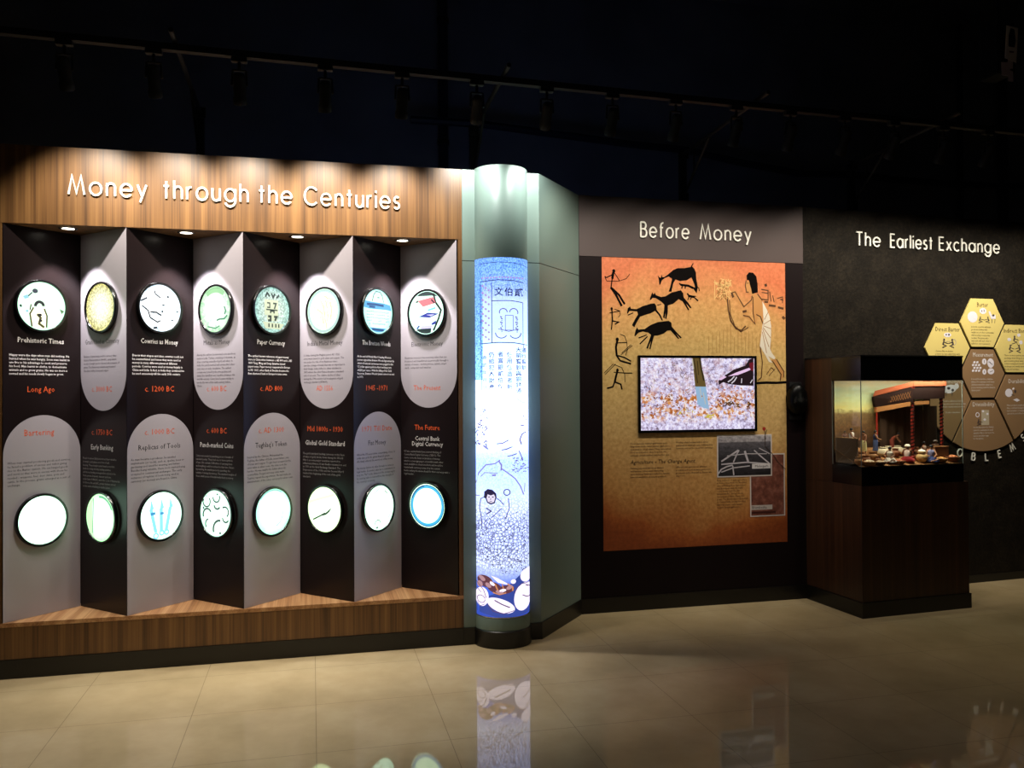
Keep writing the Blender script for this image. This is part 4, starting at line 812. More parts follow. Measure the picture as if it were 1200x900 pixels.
leaf = t.ramp(t.vor(v, 60, out='Color'), [(.0, (120, 60, 20)), (.3, (190, 110, 50)), (.5, (214, 150, 84)), (.7, (240, 226, 220)), (1, (226, 220, 250))])
lm = t.ramp(t.noise(v, 26, 4, .7), [(.46, (0, 0, 0)), (.56, (255, 255, 255))])
band = t.ramp(zf, [(0, (20, 20, 20)), (.12, (100, 100, 100)), (.2, (255, 255, 255)), (.46, (255, 255, 255)), (.56, (170, 170, 170)), (.75, (140, 140, 140)), (1, (160, 160, 160))])
t.emit(t.mix(base, leaf, t.mix(lm, band, 1, 'MULTIPLY')), TV_E)
t.b.inputs['Base Color'].default_value = (.01, .01, .01, 1)
MB().box((bz_, -.010, bz_), (tw-bz_, -.002, thh-bz_)).build('picture', m, tv, label='lit screen picture')
def PT(x, y): s, z = onB(735+x/7.27, 405+y/7.27); return s-s0, z-z0
def tvf(name, rgb, polys, lay, st=1.0):
    for p in polys: MB().face([PT(*q) for q in p], -.010-.0004*lay, .0004).build(name, emat(rgb, st*TV_E), tv)
def tvs(name, rgb, strokes, lay, st=1.0):
    mb = MB()
    for wpx, p in strokes: mb.ribbon([PT(*q) for q in p], wpx*.00082, -.010-.0004*lay, .0004)
    mb.build(name, emat(rgb, st*TV_E), tv)
tvf('tree_trunk', (104, 84, 44), [[(540, 102), (618, 102), (632, 200), (650, 270), (664, 350), (572, 350), (560, 230)]], 1, .8)
tvf('trunk_base', (142, 176, 206), [[(572, 348), (664, 350), (676, 440), (690, 540), (640, 530), (592, 500)]], 1, 1)
tvs('bark_lines', (60, 48, 24), [(12, [(610, 105), (622, 190), (645, 300)]), (8, [(560, 110), (575, 210), (592, 320)]), (6, [(590, 130), (600, 250)])], 2, .6)
tvs('bark_light', (196, 190, 176), [(9, [(545, 110), (558, 200)]), (6, [(612, 360), (625, 450)]), (6, [(640, 400), (660, 500)])], 3, .9)
tvf('crouching_figure', (44, 26, 34), [[(770, 300), (830, 250), (900, 205), (1000, 170), (1030, 120), (1068, 105), (1068, 342), (960, 340), (860, 328), (810, 312), (772, 336)]], 1, .5)
tvf('figure_sleeve', (226, 190, 226), [[(850, 262), (920, 230), (1030, 190), (1046, 205), (1000, 226), (930, 252)], [(770, 285), (820, 258), (838, 268), (790, 296)]], 2, 1)
tvs('figure_stripes', (214, 206, 216), [(9, [(850, 310), (880, 290), (905, 262)]), (9, [(880, 322), (905, 300), (925, 268)]), (7, [(965, 320), (968, 280)]), (7, [(1040, 320), (1060, 290)])], 2, .9)
tvf('figure_hem', (120, 24, 40), [[(1030, 150), (1068, 140), (1068, 220), (1040, 210)]], 2, .7)
def scatter(cx_, cy_, sx2, sy2, n, l_): return [(rnd.uniform(5, 11), [(x, y), (x+rnd.uniform(-l_, l_), y+rnd.uniform(-l_*.7, l_*.7))]) for x, y in [(rnd.gauss(cx_, sx2), rnd.gauss(cy_, sy2)) for q in range(n)] if 110 < x < 1050 and 115 < y < 690]
tvs('dry_branch', (92, 58, 22), scatter(870, 498, 45, 14, 34, 34)+scatter(1030, 500, 14, 20, 14, 22), 1, .7)
tvs('yellow_weed', (206, 186, 70), scatter(700, 596, 22, 14, 22, 20)+scatter(525, 552, 18, 8, 9, 18)+scatter(440, 570, 18, 8, 9, 18), 1, .9)
tvs('brown_litter', (150, 84, 40), scatter(330, 470, 130, 46, 46, 20)+scatter(860, 440, 100, 40, 22, 20), 1, .8)
lf = []
for q in range(70):
    x = rnd.uniform(110, 1060); y = rnd.gauss(450, 60)
    if 560 < x < 700 or y > 640 or y < 120: continue
    lf.append((rnd.uniform(5, 11), [(x, y), (x+rnd.uniform(-18, 18), y+rnd.uniform(-12, 12))]))
tvs('fallen_leaves', (206, 116, 62), lf, 1, .9)
tvs('twigs', (120, 100, 60), [(4, [(x, y), (x+rnd.uniform(-30, 30), y+rnd.uniform(-34, 34))]) for x, y in [(rnd.uniform(140, 540), rnd.uniform(130, 600)) for q in range(40)]], 1, .8)  # these strokes stand for twigs on the pictured ground

# ---- dark domed speaker at the edge of the charcoal wall
s_, z_ = onB(931, 468)
sp = empty('wall_speaker', bloc(s_+.005, z_, .001), BANG, 'small black domed wall speaker beside the walnut showcase', 'speaker')
mb = MB().lathe([(.0001, .075), (.03, .072), (.055, .06), (.066, .04), (.07, .015), (.07, 0), (.0001, 0)], 40); mb.v = [(x, -z, y*1.55) for x, y, z in mb.v]; mb.build('dome', mat('speaker black', (5, 5, 5), .3, spec=.15), sp, smooth=True)
mb = MB()
for q in range(60):
    a = q*2.4; r = .006*math.sqrt(q); x, z = r*math.cos(a), r*math.sin(a)*.9-.01
    if math.hypot(x, z) > .05: continue
    mb.ball((x, -.0735+.55*(x*x+z*z)*8, z), .0022, 5)
mb.build('grille', M['chrome'], sp)
MB().box((-.045, -.006, -.135), (.045, 0, .115)).build('back_plate', M['black_matt'], sp, bevel=.002)

# ================================================================== THE EARLIEST EXCHANGE
def cloc(s, z, off=0):
    n = Vector((math.sin(CANG), -math.cos(CANG), 0)); return C0+Vector((math.cos(CANG), math.sin(CANG), 0))*s+n*off+Vector((0, 0, z))
hc = empty('heading_lettering', cloc(0, 2.362, .001), CANG, 'raised ivory heading The Earliest Exchange on the dark textured wall', 'lettering')
heading(hc, [(w_, *wx(onC, a, b_, 284)) for w_, a, b_ in (('The', 1002.5, 1030), ('Earliest', 1042.5, 1091), ('Exchange', 1099.5, 1169.5))], .09, .0098, 0)
HCX, HCZ, HR, HP, CRAD = 1.502, 1.492, .199, .3635, .556
yel = mat('yellow tile', (232, 210, 128), .42); brn = mat('brown tile', (150, 118, 84), .42); edge = mat('tile edge', (226, 220, 200), .4)
def tile(cx, cz_, pts, m_, label, title, body, tz, bz2, bw, tcol, bcol, deco, bx=None, tw_=None):
    o = empty('info_tile', cloc(cx, cz_, .0008), CANG, label, 'wall tile', 'barter and its problems tiles')
    MB().face(pts, -.012, .012).build('plate', m_, o, bevel=.0012)
    if title: text(title, .044, tcol, o, 0 if bx is None else bx, tz, 'title_text', y=-.0126, width=tw_ or .0165*len(title))
    if body: text(body, .0175, bcol, o, (-bw/2 if bx is None else bx-bw/2), bz2, 'body_text', 'LEFT', y=-.0126, width=bw, line=1.15)
    deco(o); return o
hexa = [(HR*math.cos(PI/3*i), HR*math.sin(PI/3*i)) for i in range(6)]
tb, tw2, tg = M['txt_brown'], pmat((228, 220, 212)), pmat((80, 72, 70))
def deco(shapes):
    def f(o):
        for j, (col, lst) in enumerate(shapes):
            mb = MB()
            for kd, pts, wd in lst:
                if kd == 'f': mb.face(pts, -.0126-.0004*j, .0004)
                else: mb.ribbon(pts, wd, -.0126-.0004*j, .0004)
            mb.build('printed_drawing', pmat(col), o)
    return f
def man(x, z, h, k=1): return [('f', ell(x, z+h*.85, h*.12, h*.14, 14), 0), ('s', [(x, z+h*.7), (x-.01*k, z+h*.35)], h*.2), ('s', [(x-.01*k, z+h*.35), (x+.02*k, z+h*.2), (x-.015*k, z)], h*.11), ('s', [(x, z+h*.6), (x+.035*k, z+h*.45)], h*.08)]
Wt, Dk, Gy = (238, 232, 240), (70, 62, 64), (190, 176, 150)
tile(HCX, HCZ+HP, hexa, yel, 'topmost yellow hexagonal wall tile headed Barter', 'Barter', 'In barter, a person exchanges\ngoods and services with\nneighbours or other communities\nwithout using money as the\nmedium. The parties who\ndeal trade with each other to\nfulfil their own requirement.', .115, -.035, .205, tb, tb,
     deco([(Wt, [('f', ell(-.09, .04, .045, .04), 0), ('f', ell(.005, .085, .032, .022), 0), ('f', [(.055, .08), (.08, .03), (.12, .03), (.12, .06), (.09, .05), (.07, .085)], 0)]), (Dk, man(-.02, 0, .045)+man(.05, 0, .045, -1)+[('f', ell(.1, .055, .01, .008), 0), ('s', [(.085, .03), (.085, .0)], .004), ('s', [(.115, .03), (.112, 0)], .004), ('s', [(-.005, .08), (-.005, .09)], .006), ('s', [(.015, .08), (.015, .094)], .006)])]))
tile(HCX-HP*.866, HCZ+HP/2, hexa, yel, 'yellow hexagonal wall tile headed Direct Barter, cut off by the case top', 'Direct Barter', 'Commodity needs two\npersons to have what they want\nto directly exchange with each\nother for their own need.', .115, -.03, .215, tb, tb,
     deco([(Wt, [('f', ell(.0, .09, .032, .016), 0)]), (Gy, [('s', ell(.055, .04, .018, .02)+[(.073, .04)], .006), ('s', [(-.02, .045), (.025, .045)], .004)]), (Dk, man(-.032, -.0, .065)+man(.04, 0, .065, -1)+[('f', ell(-.012, .092, .006, .005), 0), ('f', ell(.012, .092, .008, .006), 0)])]))
tile(HCX+HP*.866, HCZ+HP/2, hexa, yel, 'yellow hexagonal wall tile headed Indirect Barter at the right edge', 'Indirect Barter', 'Three or more parties may\nexchange their things in order to\nget something they want. This is\na more complex form of the\nexchange and needs several\ngoods and services.', .115, -.055, .235, tb, tb,
     deco([(Wt, [('f', ell(-.07, .065, .018, .012), 0), ('f', ell(.02, .098, .016, .012), 0), ('f', ell(.04, .045, .016, .014), 0)]), (Dk, man(-.02, .035, .06)+man(-.06, -.03, .06)+man(.02, -.03, .06, -1)+[('s', [(-.05, .02), (-.04, .04)], .004), ('s', [(.0, .04), (.015, .02)], .004)])]))
shells = [(-.09+(q % 3)*.027+(.012 if (q//3) % 2 else 0), .02+.02*(q//3)) for q in range(11)]
tile(HCX, HCZ, hexa, brn, 'brown hexagonal wall tile headed Measurement at the middle of the cluster', 'Measurement', 'It would be hard to compare\nvalues. For example, how many\nchickens would be equal to a\npotter working hard for about a\ndozen pots?', .12, -.045, .215, tw2, tw2,
     deco([(Wt, [('f', ell(x, z, .011, .008, 12, 20), 0) for x, z in shells]+[('f', ell(.012, .085, .02, .022), 0), ('f', ell(.07, .075, .03, .034), 0), ('f', ell(.012, .012, .018, .02), 0), ('f', ell(.072, .016, .03, .022), 0), ('s', [(.04, .09), (.1, .06)], .008)]), ((120, 112, 112), [('s', [(.012, .075), (.012, .095)], .005), ('s', [(.06, .085), (.08, .065)], .004), ('s', [(.012, .005), (.012, .02)], .005), ('s', [(.06, .01), (.09, .02)], .004)])]))
def sector(a0, a1, g=.009):       # tile between the middle hexagon and the round outline, angles from straight down
    out = []
    c30 = math.cos(math.radians(30)); inn = HP-HR*c30
    am = math.radians((a0+a1)/2); ux = (math.sin(am), -math.cos(am)); vx = (math.cos(am), math.sin(am))
    half = math.radians((a1-a0)/2)
    pts = [(inn*math.tan(half)-g, inn)]
    R = CRAD; sg = math.asin(g/R)
    a = half-sg
    pts += [(R*math.sin(a-2*a*i/24), R*math.cos(a-2*a*i/24)) for i in range(25)]
    pts.append((-inn*math.tan(half)+g, inn))
    return [(p*vx[0]+q*ux[0], p*vx[1]+q*ux[1]) for p, q in pts]
tile(HCX, HCZ, sector(-30, 30), brn, 'brown round-bottomed wall tile headed Divisibility below the Measurement tile', 'Divisibility', 'Goods that cannot be divided\ncannot be exchanged in small\nquantities like a cow cannot be\nused to purchase sugar\nfor the kitchen.', -.235, -.39, .19, tw2, tw2,
     deco([(Gy, [('f', [(-.02, -.37), (.05, -.37), (.05, -.262), (-.02, -.262)], 0)]), (Wt, [('s', ell(-.055, -.295, .015, .015)+[(-.04, -.295)], .006), ('f', ell(-.005, -.27, .01, .008), 0), ('f', ell(.035, -.29, .01, .008), 0), ('f', ell(.01, -.33, .012, .008), 0)]), (Dk, man(-.045, -.37, .045))]))
tile(HCX, HCZ, sector(30, 90), brn, 'brown wall tile headed Durability at the right edge of the photograph', 'Durability', 'Many products perish and\nthus could not be kept longer,\nsuch as butter or vegetables,\ncan not be stored for long.', -.07, -.235, .20, tw2, tw2,
     deco([(Wt, [('f', ell(.235, -.14, .034, .03), 0), ('f', [(.275, -.19), (.31, -.18), (.34, -.195), (.31, -.205)], 0), ('s', [(.27, -.115), (.285, -.105)], .012)]), (Dk, [('s', [(.26, -.15), (.285, -.16)], .005), ('f', ell(.295, -.13, .01, .012), 0)])]), bx=.315)
tile(HCX, HCZ, sector(-90, -30), brn, 'brown wall tile seen through the showcase glass with an animal drawing', 'Coincidence', 'It would be difficult to find the\nperson who wants what you have\nand have exactly what you want.\n\n         Double coincidence', -.07, -.2, .22, tw2, tw2,
     deco([(Wt, [('f', ell(-.3, -.11, .06, .03, 20, 8), 0), ('f', ell(-.24, -.09, .02, .02), 0)]), (Dk, [('f', ell(-.31, -.105, .014, .01), 0), ('f', ell(-.275, -.118, .012, .01), 0), ('s', [(-.33, -.13), (-.335, -.16)], .006), ('s', [(-.28, -.13), (-.28, -.16)], .006)])]), bx=-.27)
ring_l = empty('curved_lettering', cloc(HCX, HCZ, .001), CANG, 'white letters curving round below the brown tiles, partly behind the showcase', 'lettering')
for ch, deg in (('O', -20.3), ('B', -8.4), ('L', 3.0), ('E', 14.4), ('M', 26.6), ('S', 38.6)):
    a = math.radians(deg); R = .625; h = .052; wd = GL[ch][0]*h*.85
    x, z = R*math.sin(a), -R*math.cos(a); mb = MB()
    glyph(mb, ch, x-math.cos(a)*wd/2, z-math.sin(a)*wd/2, h, .007, -.008, .007, rot=a, sx=.85)
    mb.build('letter', M['white_letter'], ring_l)

# ---- showcase
KW, KD, GW, GD = .813, .5327, .7765, .2668
ZB2, ZG0, ZG1, ZKT = .7966, .9103, 1.4355, 1.5906
ca = empty('showcase', K0, CANG, 'tall walnut showcase with a glazed market diorama and black bands', 'showcase')
MB().box((0, 0, ZK), (KW, KD, ZB2)).build('cabinet', M['walnut_case'], ca, bevel=.0015)
MB().box((0, GD, ZB2+.0005), (GW, KD, ZKT-.008)).build('rear_cabinet', M['walnut_case'], ca, bevel=.001)
MB().box((-.008, -.008, 0), (KW+.008, KD-.002, ZK-.0005)).build('skirting', M['skirting'], ca, label='black skirting')
MB().box((0, 0, ZB2+.0005), (GW, GD-.0005, ZG0)).build('lower_band', M['black_gloss'], ca, label='black glossy lower band')
mb = MB(); mb.box((0, 0, ZG1), (GW, .012, ZKT-.008)).box((0, .012, ZG1), (.012, GD-.0005, ZKT-.008)).box((GW-.012, .012, ZG1), (GW, GD-.0005, ZKT-.008))
mb.build('upper_band', M['black_gloss'], ca, label='black glossy upper band')
MB().box((-.003, -.003, ZKT-.0075), (GW+.003, KD-.002, ZKT)).build('top_panel', M['steel'], ca)
MB().box((.004, .0005, ZG0), (GW-.004, .0045, ZG1)).build('front_glass', M['glass'], ca)
MB().box((0, .005, ZG0), (.004, GD-.001, ZG1)).build('side_glass', M['glass'], ca)
MB().box((GW-.004, .005, ZG0), (GW, GD-.001, ZG1)).build('side_glass', M['glass'], ca)
for a_, b_2 in ((0, 0), (0, GD-.0055), (GW-.004, 0)): MB().box((a_-.0004, b_2-.0004, ZG0+.0005), (a_+.0036, b_2+.0036, ZG1-.0005)).build('glass_edge', pmat((128, 138, 132), .2), ca, label='pale polished glass edge')
MB().box((.012, .045, ZG1+.03), (GW-.012, .075, ZG1+.05)).build('strip_lamp', mat('strip lamp', (255, 240, 210), .4, emit=(255, 226, 180), es=6), ca)
for xx in (.15, .4, .62):
    ld = bpy.data.lights.new('case_lamp', 'AREA'); ld.shape = 'RECTANGLE'; ld.size = .22; ld.size_y = .03; ld.energy = CASE_W; ld.color = (1, .9, .74)
    lo = put(bpy.data.objects.new('case_lamp', ld), ca); lo.location = (xx, .05, ZG1+.025)
# painted backdrop, curving forward at its right end
m = mat('painted backdrop', (160, 160, 110), .7); t = NT(m); v = t.coords(); xyz = t.sep(v)
zr = t.n('ShaderNodeMapRange'); t.l(xyz[2], zr.inputs['Value']); zr.inputs['From Min'].default_value = 1.02; zr.inputs['From Max'].default_value = ZG1
nz = t.math('ADD', zr.outputs[0], t.math('MULTIPLY', t.math('SUBTRACT', t.noise(t.coords((1, 1, 3)), 6, 4, .6), .5), .14))
c_ = t.ramp(nz, [(0, (70, 46, 26)), (.28, (120, 84, 44)), (.5, (126, 100, 56)), (.56, (196, 190, 120)), (.7, (160, 170, 124)), (.86, (134, 150, 126)), (1, (176, 166, 136))])
cloud = t.ramp(t.noise(t.coords((1, 1, 4)), 7, 5, .6), [(.45, (255, 255, 255)), (.62, (255, 236, 210))])
tree = t.ramp(t.noise(t.coords((1, 1, 1)), 40, 4, .7), [(.4, (150, 130, 110)), (.6, (255, 255, 255))])
sky_m = t.math('GREATER_THAN', nz, .56)
t.base(t.mix(t.mix(c_, tree, .6, 'MULTIPLY'), t.mix(c_, cloud, .7, 'MULTIPLY'), sky_m))
mb = MB()
prof = [(.004, .05), (.004, GD-.03), (.02, GD-.008), (.06, GD-.005), (GW-.13, GD-.005)]
prof = [(.0045, GD-.02), (.012, GD-.01), (.03, GD-.005), (.62, GD-.005), (.66, GD-.012), (.69, GD-.03)]
vs = [(x, y, z) for x, y in prof for z in (ZG0+.002, ZG1)]
vs2 = [(x, y+.003, z) for x, y in prof for z in (ZG0+.002, ZG1)]
n_ = len(prof); mb.add(vs+vs2, [(2*i, 2*i+1, 2*i+3, 2*i+2) for i in range(n_-1)]+[(2*n_+2*i, 2*n_+2*i+2, 2*n_+2*i+3, 2*n_+2*i+1) for i in range(n_-1)])
mb.build('painted_backdrop', m, ca, label='painted landscape backdrop')
# raked ground
def gz(b): return ZG0+.004+.42*max(0, b-.03)
m = mat('diorama ground', (150, 104, 60), .9); t = NT(m); t.base(t.ramp(t.noise(t.coords(), 60, 4, .7), [(.35, (112, 72, 36)), (.65, (176, 124, 70))]))
mb = MB(); bb = [.006, .03, .08, .14, .20, GD-.012]
mb.add([(x, b, gz(b)) for b in bb for x in (.005, GW-.005)], [(2*i, 2*i+1, 2*i+3, 2*i+2) for i in range(len(bb)-1)])
mb.add([(.005, .006, ZG0), (GW-.005, .006, ZG0), (.005, .006, gz(0)), (GW-.005, .006, gz(0))], [(0, 1, 3, 2)])
mb.build('diorama_ground', m, ca, label='sandy raked ground')

# ================================================================== DIORAMA CONTENTS (all rest on the raked ground)
def kloc(a, b, z=None):
    c, s_ = math.cos(CANG), math.sin(CANG)
    return Vector((K0.x+a*c-b*s_, K0.y+a*s_+b*c, gz(b) if z is None else z))
terr = mat('terracotta roof', (132, 68, 44), .75, spec=.1); dwood = mat('dark carved timber', (30, 15, 12), .7, spec=.1); tanb = mat('tan beam', (150, 102, 60), .7, spec=.1); redp = mat('red lacquer post', (150, 40, 26), .45); curt = mat('brown hanging cloth', (66, 44, 26), .8)
pv = empty('pavilion', kloc(.46, .10), CANG, 'carved market pavilion with a terracotta roof on red banded posts', 'pavilion')
def lp(u, v, b):           # local coords of pavilion from photo position at depth b
    a, z = onK(u, v, b); return Vector((a-.46, b-.10, z-gz(.10)))
bf, bk = .10, .235
def bar(name, q, m_, par=pv):   # q: four front points + depth offset -> slab
    mb = MB(); dv_ = Vector((.0, .02, 0)); mb.add([*q]+[x+dv_ for x in q], [(0, 1, 2, 3), (7, 6, 5, 4), (0, 4, 5, 1), (1, 5, 6, 2), (2, 6, 7, 3), (3, 7, 4, 0)]); return mb.build(name, m_, par)
# roof slab: left eave runs back and down, front eave level
fl, fr, bl = lp(1070.5, 452.5, bf-.02), lp(1109, 452.0, bf-.02), lp(1023, 464.5, bk)
up = Vector((0, 0, .055)); br = Vector((fr.x, bl.y, bl.z))
mb = MB(); top = [p+up for p in (fl, fr, br, bl)]; top[3] = bl+Vector((.015, 0, .035)); top[2] = br+Vector((0, 0, .035))
for q in top: q.z = min(q.z, ZG1-gz(.10)-.006)
mb.add([fl, fr, br, bl]+top, [(0, 3, 2, 1), (4, 5, 6, 7), (0, 1, 5, 4), (1, 2, 6, 5), (2, 3, 7, 6), (3, 0, 4, 7)]); mb.build('roof', terr, pv)
bar('frieze', [lp(1024, 465.2, bk-.01), lp(1070, 453.4, bf-.015), lp(1070, 472, bf-.015), lp(1026, 477, bk-.01)], dwood)
bar('frieze', [lp(1070, 453.4, bf-.015), lp(1108, 452.8, bf-.015), lp(1107, 467, bf-.015), lp(1070, 468, bf-.015)], dwood)
bar('beam', [lp(1027, 477.2, bk-.014), lp(1067, 471, bf-.012), lp(1067, 475.6, bf-.012), lp(1027, 483.2, bk-.014)], tanb)
bar('beam', [lp(1072, 470, bf-.012), lp(1089, 469.5, bf-.012), lp(1089, 473.6, bf-.012), lp(1072, 474.5, bf-.012)], tanb)
mb = MB()
e0, e1 = lp(1030, 474.2, bk-.018), lp(1067, 466.5, bf-.022); f0, f1 = lp(1030, 468.5, bk-.018), lp(1067, 458.5, bf-.022)
for q in range(13):
    lo_, hi_ = e0.lerp(e1, q/13), f0.lerp(f1, (q+1)/13); mb.tube([lo_, hi_], .0007, 5)
    lo_, hi_ = f0.lerp(f1, q/13), e0.lerp(e1, (q+1)/13); mb.tube([lo_, hi_], .0007, 5)
mb.build('carved_scroll', tanb, pv)
def post(u, vt, vb, b, r, spiral=True):
    a, z0 = onK(u, vb, b); z0 = gz(b)+.001; z1 = onK(u, vt, b)[1]
    base = Vector((a-.46, b-.10, z0-gz(.10))); h = z1-z0
    mb = MB().lathe([(r*1.5, 0), (r*1.5, .012), (r, .016), (r, h-.012), (r*1.6, h-.004), (r*1.6, h)], 16, base); o_ = mb.build('post', redp, pv, smooth=True)
    if spiral:
        mb = MB(); n2 = 90; tn = h/.024
        mb.tube([base+Vector(((r+.0006)*math.cos(2*PI*tn*i/n2), (r+.0006)*math.sin(2*PI*tn*i/n2), .016+(h-.03)*i/n2)) for i in range(n2+1)], .0045, 6)
        mb.build('spiral_band', dwood, o_)
post(1069.5, 454, 513, bf, .0105); post(1103.5, 453, 518, bf+.02, .0095); post(1027.5, 478, 505, bk-.008, .006, False)
# hanging cloth walls inside
mb = MB(); pts = []
x0_, x1_ = onK(1031, 490, bk)[0]-.46, onK(1098, 490, bk)[0]-.46
for i in range(41):
    f_ = i/40; pts.append((x0_+(x1_-x0_)*f_, bk-.10+.004*math.sin(f_*44)))
zt_ = onK(1060, 476, bk)[1]-gz(.10); zb_ = gz(bk)-gz(.10)-.002
mb.add([(x, y, z) for x, y in pts for z in (zb_, zt_)], [(2*i, 2*i+1, 2*i+3, 2*i+2) for i in range(40)]); mb.build('hanging_cloth', curt, pv)

# low boundary wall at the left
lw_ = empty('boundary_wall', kloc(.05, .10), CANG, 'low brown parapet wall at the left end of the diorama', 'model wall')
mb = MB(); zt_ = onK(985, 515, .06)[1]
mb.box((-.042, -.05, -.02), (-.032, .145, zt_-gz(.10))); mb.build('wall_slab', mat('mud wall', (104, 78, 54), .9), lw_)
MB().box((-.044, -.052, zt_-gz(.10)), (-.029, .146, zt_-gz(.10)+.005)).build('coping', mat('coping', (156, 116, 70), .8), lw_)

# figurines: one continuous skinned body each, clothes and hair as children
def skin_mesh(name, verts, edges, radii, m_, parent):
    me = bpy.data.meshes.new(name); me.from_pydata(verts, edges, []); o = bpy.data.objects.new(name, me); COL.objects.link(o)
    md = o.modifiers.new('s', 'SKIN'); md.use_smooth_shade = True
    for i, r in enumerate(radii):
        sv = me.skin_vertices[0].data[i]; sv.radius = (r, r); sv.use_root = i == 0
    o.modifiers.new('d', 'SUBSURF').levels = 1
    dg = bpy.context.evaluated_depsgraph_get(); dg.update(); m2 = bpy.data.meshes.new_from_object(o.evaluated_get(dg)); m2.name = name
    bpy.data.objects.remove(o); m2.materials.clear(); m2.materials.append(m_)
    for p in m2.polygons: p.use_smooth = True
    return put(bpy.data.objects.new(name, m2), parent)
SKN = [mat('brown skin', (128, 80, 52), .6), mat('pale brown skin', (168, 116, 82), .6)]
HAIR = mat('black hair', (18, 14, 14), .6)
def loft(rings, n=14):
    mb = MB(); k = len(rings)
    for (cx_, cy_, cz_, rx, ry) in rings: mb.v += [(cx_+rx*math.cos(2*PI*i/n), cy_+ry*math.sin(2*PI*i/n), cz_) for i in range(n)]
    fs = [(j*n+i, j*n+(i+1) % n, (j+1)*n+(i+1) % n, (j+1)*n+i) for j in range(k-1) for i in range(n)]+[tuple(range(n-1, -1, -1)), tuple(range((k-1)*n, k*n))]
    mb.f = fs; mb.mi = [0]*len(fs); return mb
def figurine(a, b, rz, h, pose, label, top=None, low=None, hat=None, sk=0):
    o = empty('figurine', kloc(a, b), CANG+rz, label, 'figurine', 'figurines in the market diorama')
    s_ = h  # h: standing height of the person this size
    if pose == 'stand':
        J = {'pel': (0, 0, .52), 'wai': (0, 0, .62), 'che': (0, -.005, .74), 'nec': (0, -.005, .835), 'hd': (0, -.012, .875), 'ht': (0, -.012, .96),
             'sl': (-.105, 0, .80), 'el': (-.14, -.06, .65), 'wl': (-.10, -.19, .60), 'fl': (-.085, -.23, .60), 'sr': (.105, 0, .80), 'er': (.135, -.04, .64), 'wr': (.12, -.13, .53), 'fr': (.115, -.16, .50),
             'hl': (-.06, 0, .49), 'kl': (-.07, -.02, .27), 'al': (-.07, .02, .045), 'tl': (-.075, -.07, .018), 'hr': (.06, 0, .49), 'kr': (.075, -.02, .27), 'ar': (.08, .02, .045), 'tr': (.09, -.07, .018)}
    elif pose == 'bend':
        J = {'pel': (0, .03, .50), 'wai': (0, -.03, .59), 'che': (0, -.13, .67), 'nec': (0, -.21, .72), 'hd': (0, -.245, .745), 'ht': (0, -.285, .82),
             'sl': (-.10, -.17, .68), 'el': (-.12, -.24, .54), 'wl': (-.09, -.32, .44), 'fl': (-.08, -.35, .42), 'sr': (.10, -.17, .68), 'er': (.12, -.24, .54), 'wr': (.09, -.32, .44), 'fr': (.08, -.35, .42),
             'hl': (-.06, .03, .47), 'kl': (-.07, -.03, .26), 'al': (-.07, .03, .045), 'tl': (-.075, -.06, .018), 'hr': (.06, .03, .47), 'kr': (.07, -.01, .26), 'ar': (.08, .07, .045), 'tr': (.085, -.02, .018)}
    else: # seated cross-legged
        J = {'pel': (0, .02, .085), 'wai': (0, .01, .20), 'che': (0, -.015, .32), 'nec': (0, -.025, .415), 'hd': (0, -.035, .455), 'ht': (0, -.04, .54),
             'sl': (-.105, -.01, .38), 'el': (-.16, -.08, .24), 'wl': (-.08, -.19, .20), 'fl': (-.05, -.22, .20), 'sr': (.105, -.01, .38), 'er': (.16, -.08, .24), 'wr': (.09, -.18, .18), 'fr': (.065, -.22, .17),
             'hl': (-.07, .01, .075), 'kl': (-.20, -.12, .085), 'al': (-.04, -.19, .045), 'tl': (.03, -.20, .035), 'hr': (.07, .01, .075), 'kr': (.20, -.12, .085), 'ar': (.05, -.22, .045), 'tr': (-.03, -.25, .03)}
    Rd = {'pel': .085, 'wai': .072, 'che': .09, 'nec': .034, 'hd': .05, 'ht': .046, 's': .04, 'e': .03, 'w': .022, 'f': .024, 'h': .062, 'k': .042, 'a': .027, 't': .026}
    ks = list(J); idx = {k: i for i, k in enumerate(ks)}
    E_ = [('pel', 'wai'), ('wai', 'che'), ('che', 'nec'), ('nec', 'hd'), ('hd', 'ht')]
    for q in 'lr': E_ += [('che', 's'+q), ('s'+q, 'e'+q), ('e'+q, 'w'+q), ('w'+q, 'f'+q), ('pel', 'h'+q), ('h'+q, 'k'+q), ('k'+q, 'a'+q), ('a'+q, 't'+q)]
    skin_mesh('body', [tuple(c*s_ for c in J[k]) for k in ks], [(idx[x], idx[y]) for x, y in E_], [s_*(Rd[k] if k in Rd else Rd[k[0]]) for k in ks], SKN[sk], o)
    P = {k: Vector(v)*s_ for k, v in J.items()}
    if low:
        if pose == 'sit': rings = [(0, -.06*s_, .004, .235*s_, .19*s_), (0, -.05*s_, .06*s_, .24*s_, .19*s_), (0, -.02*s_, .13*s_, .17*s_, .14*s_), (0, .01*s_, .19*s_, .10*s_, .09*s_)]
        else:
            pz, py = P['pel'].z, P['pel'].y
            rings = [(0, .01*s_, .14*s_, .14*s_, .11*s_), (0, py*.6, .30*s_, .135*s_, .10*s_), (0, py, pz, .115*s_, .10*s_), (0, P['wai'].y*.8+py*.2, pz+.07*s_, .09*s_, .085*s_)]
        loft(rings).build('skirt_cloth', pmat(low, .8), o, smooth=True)
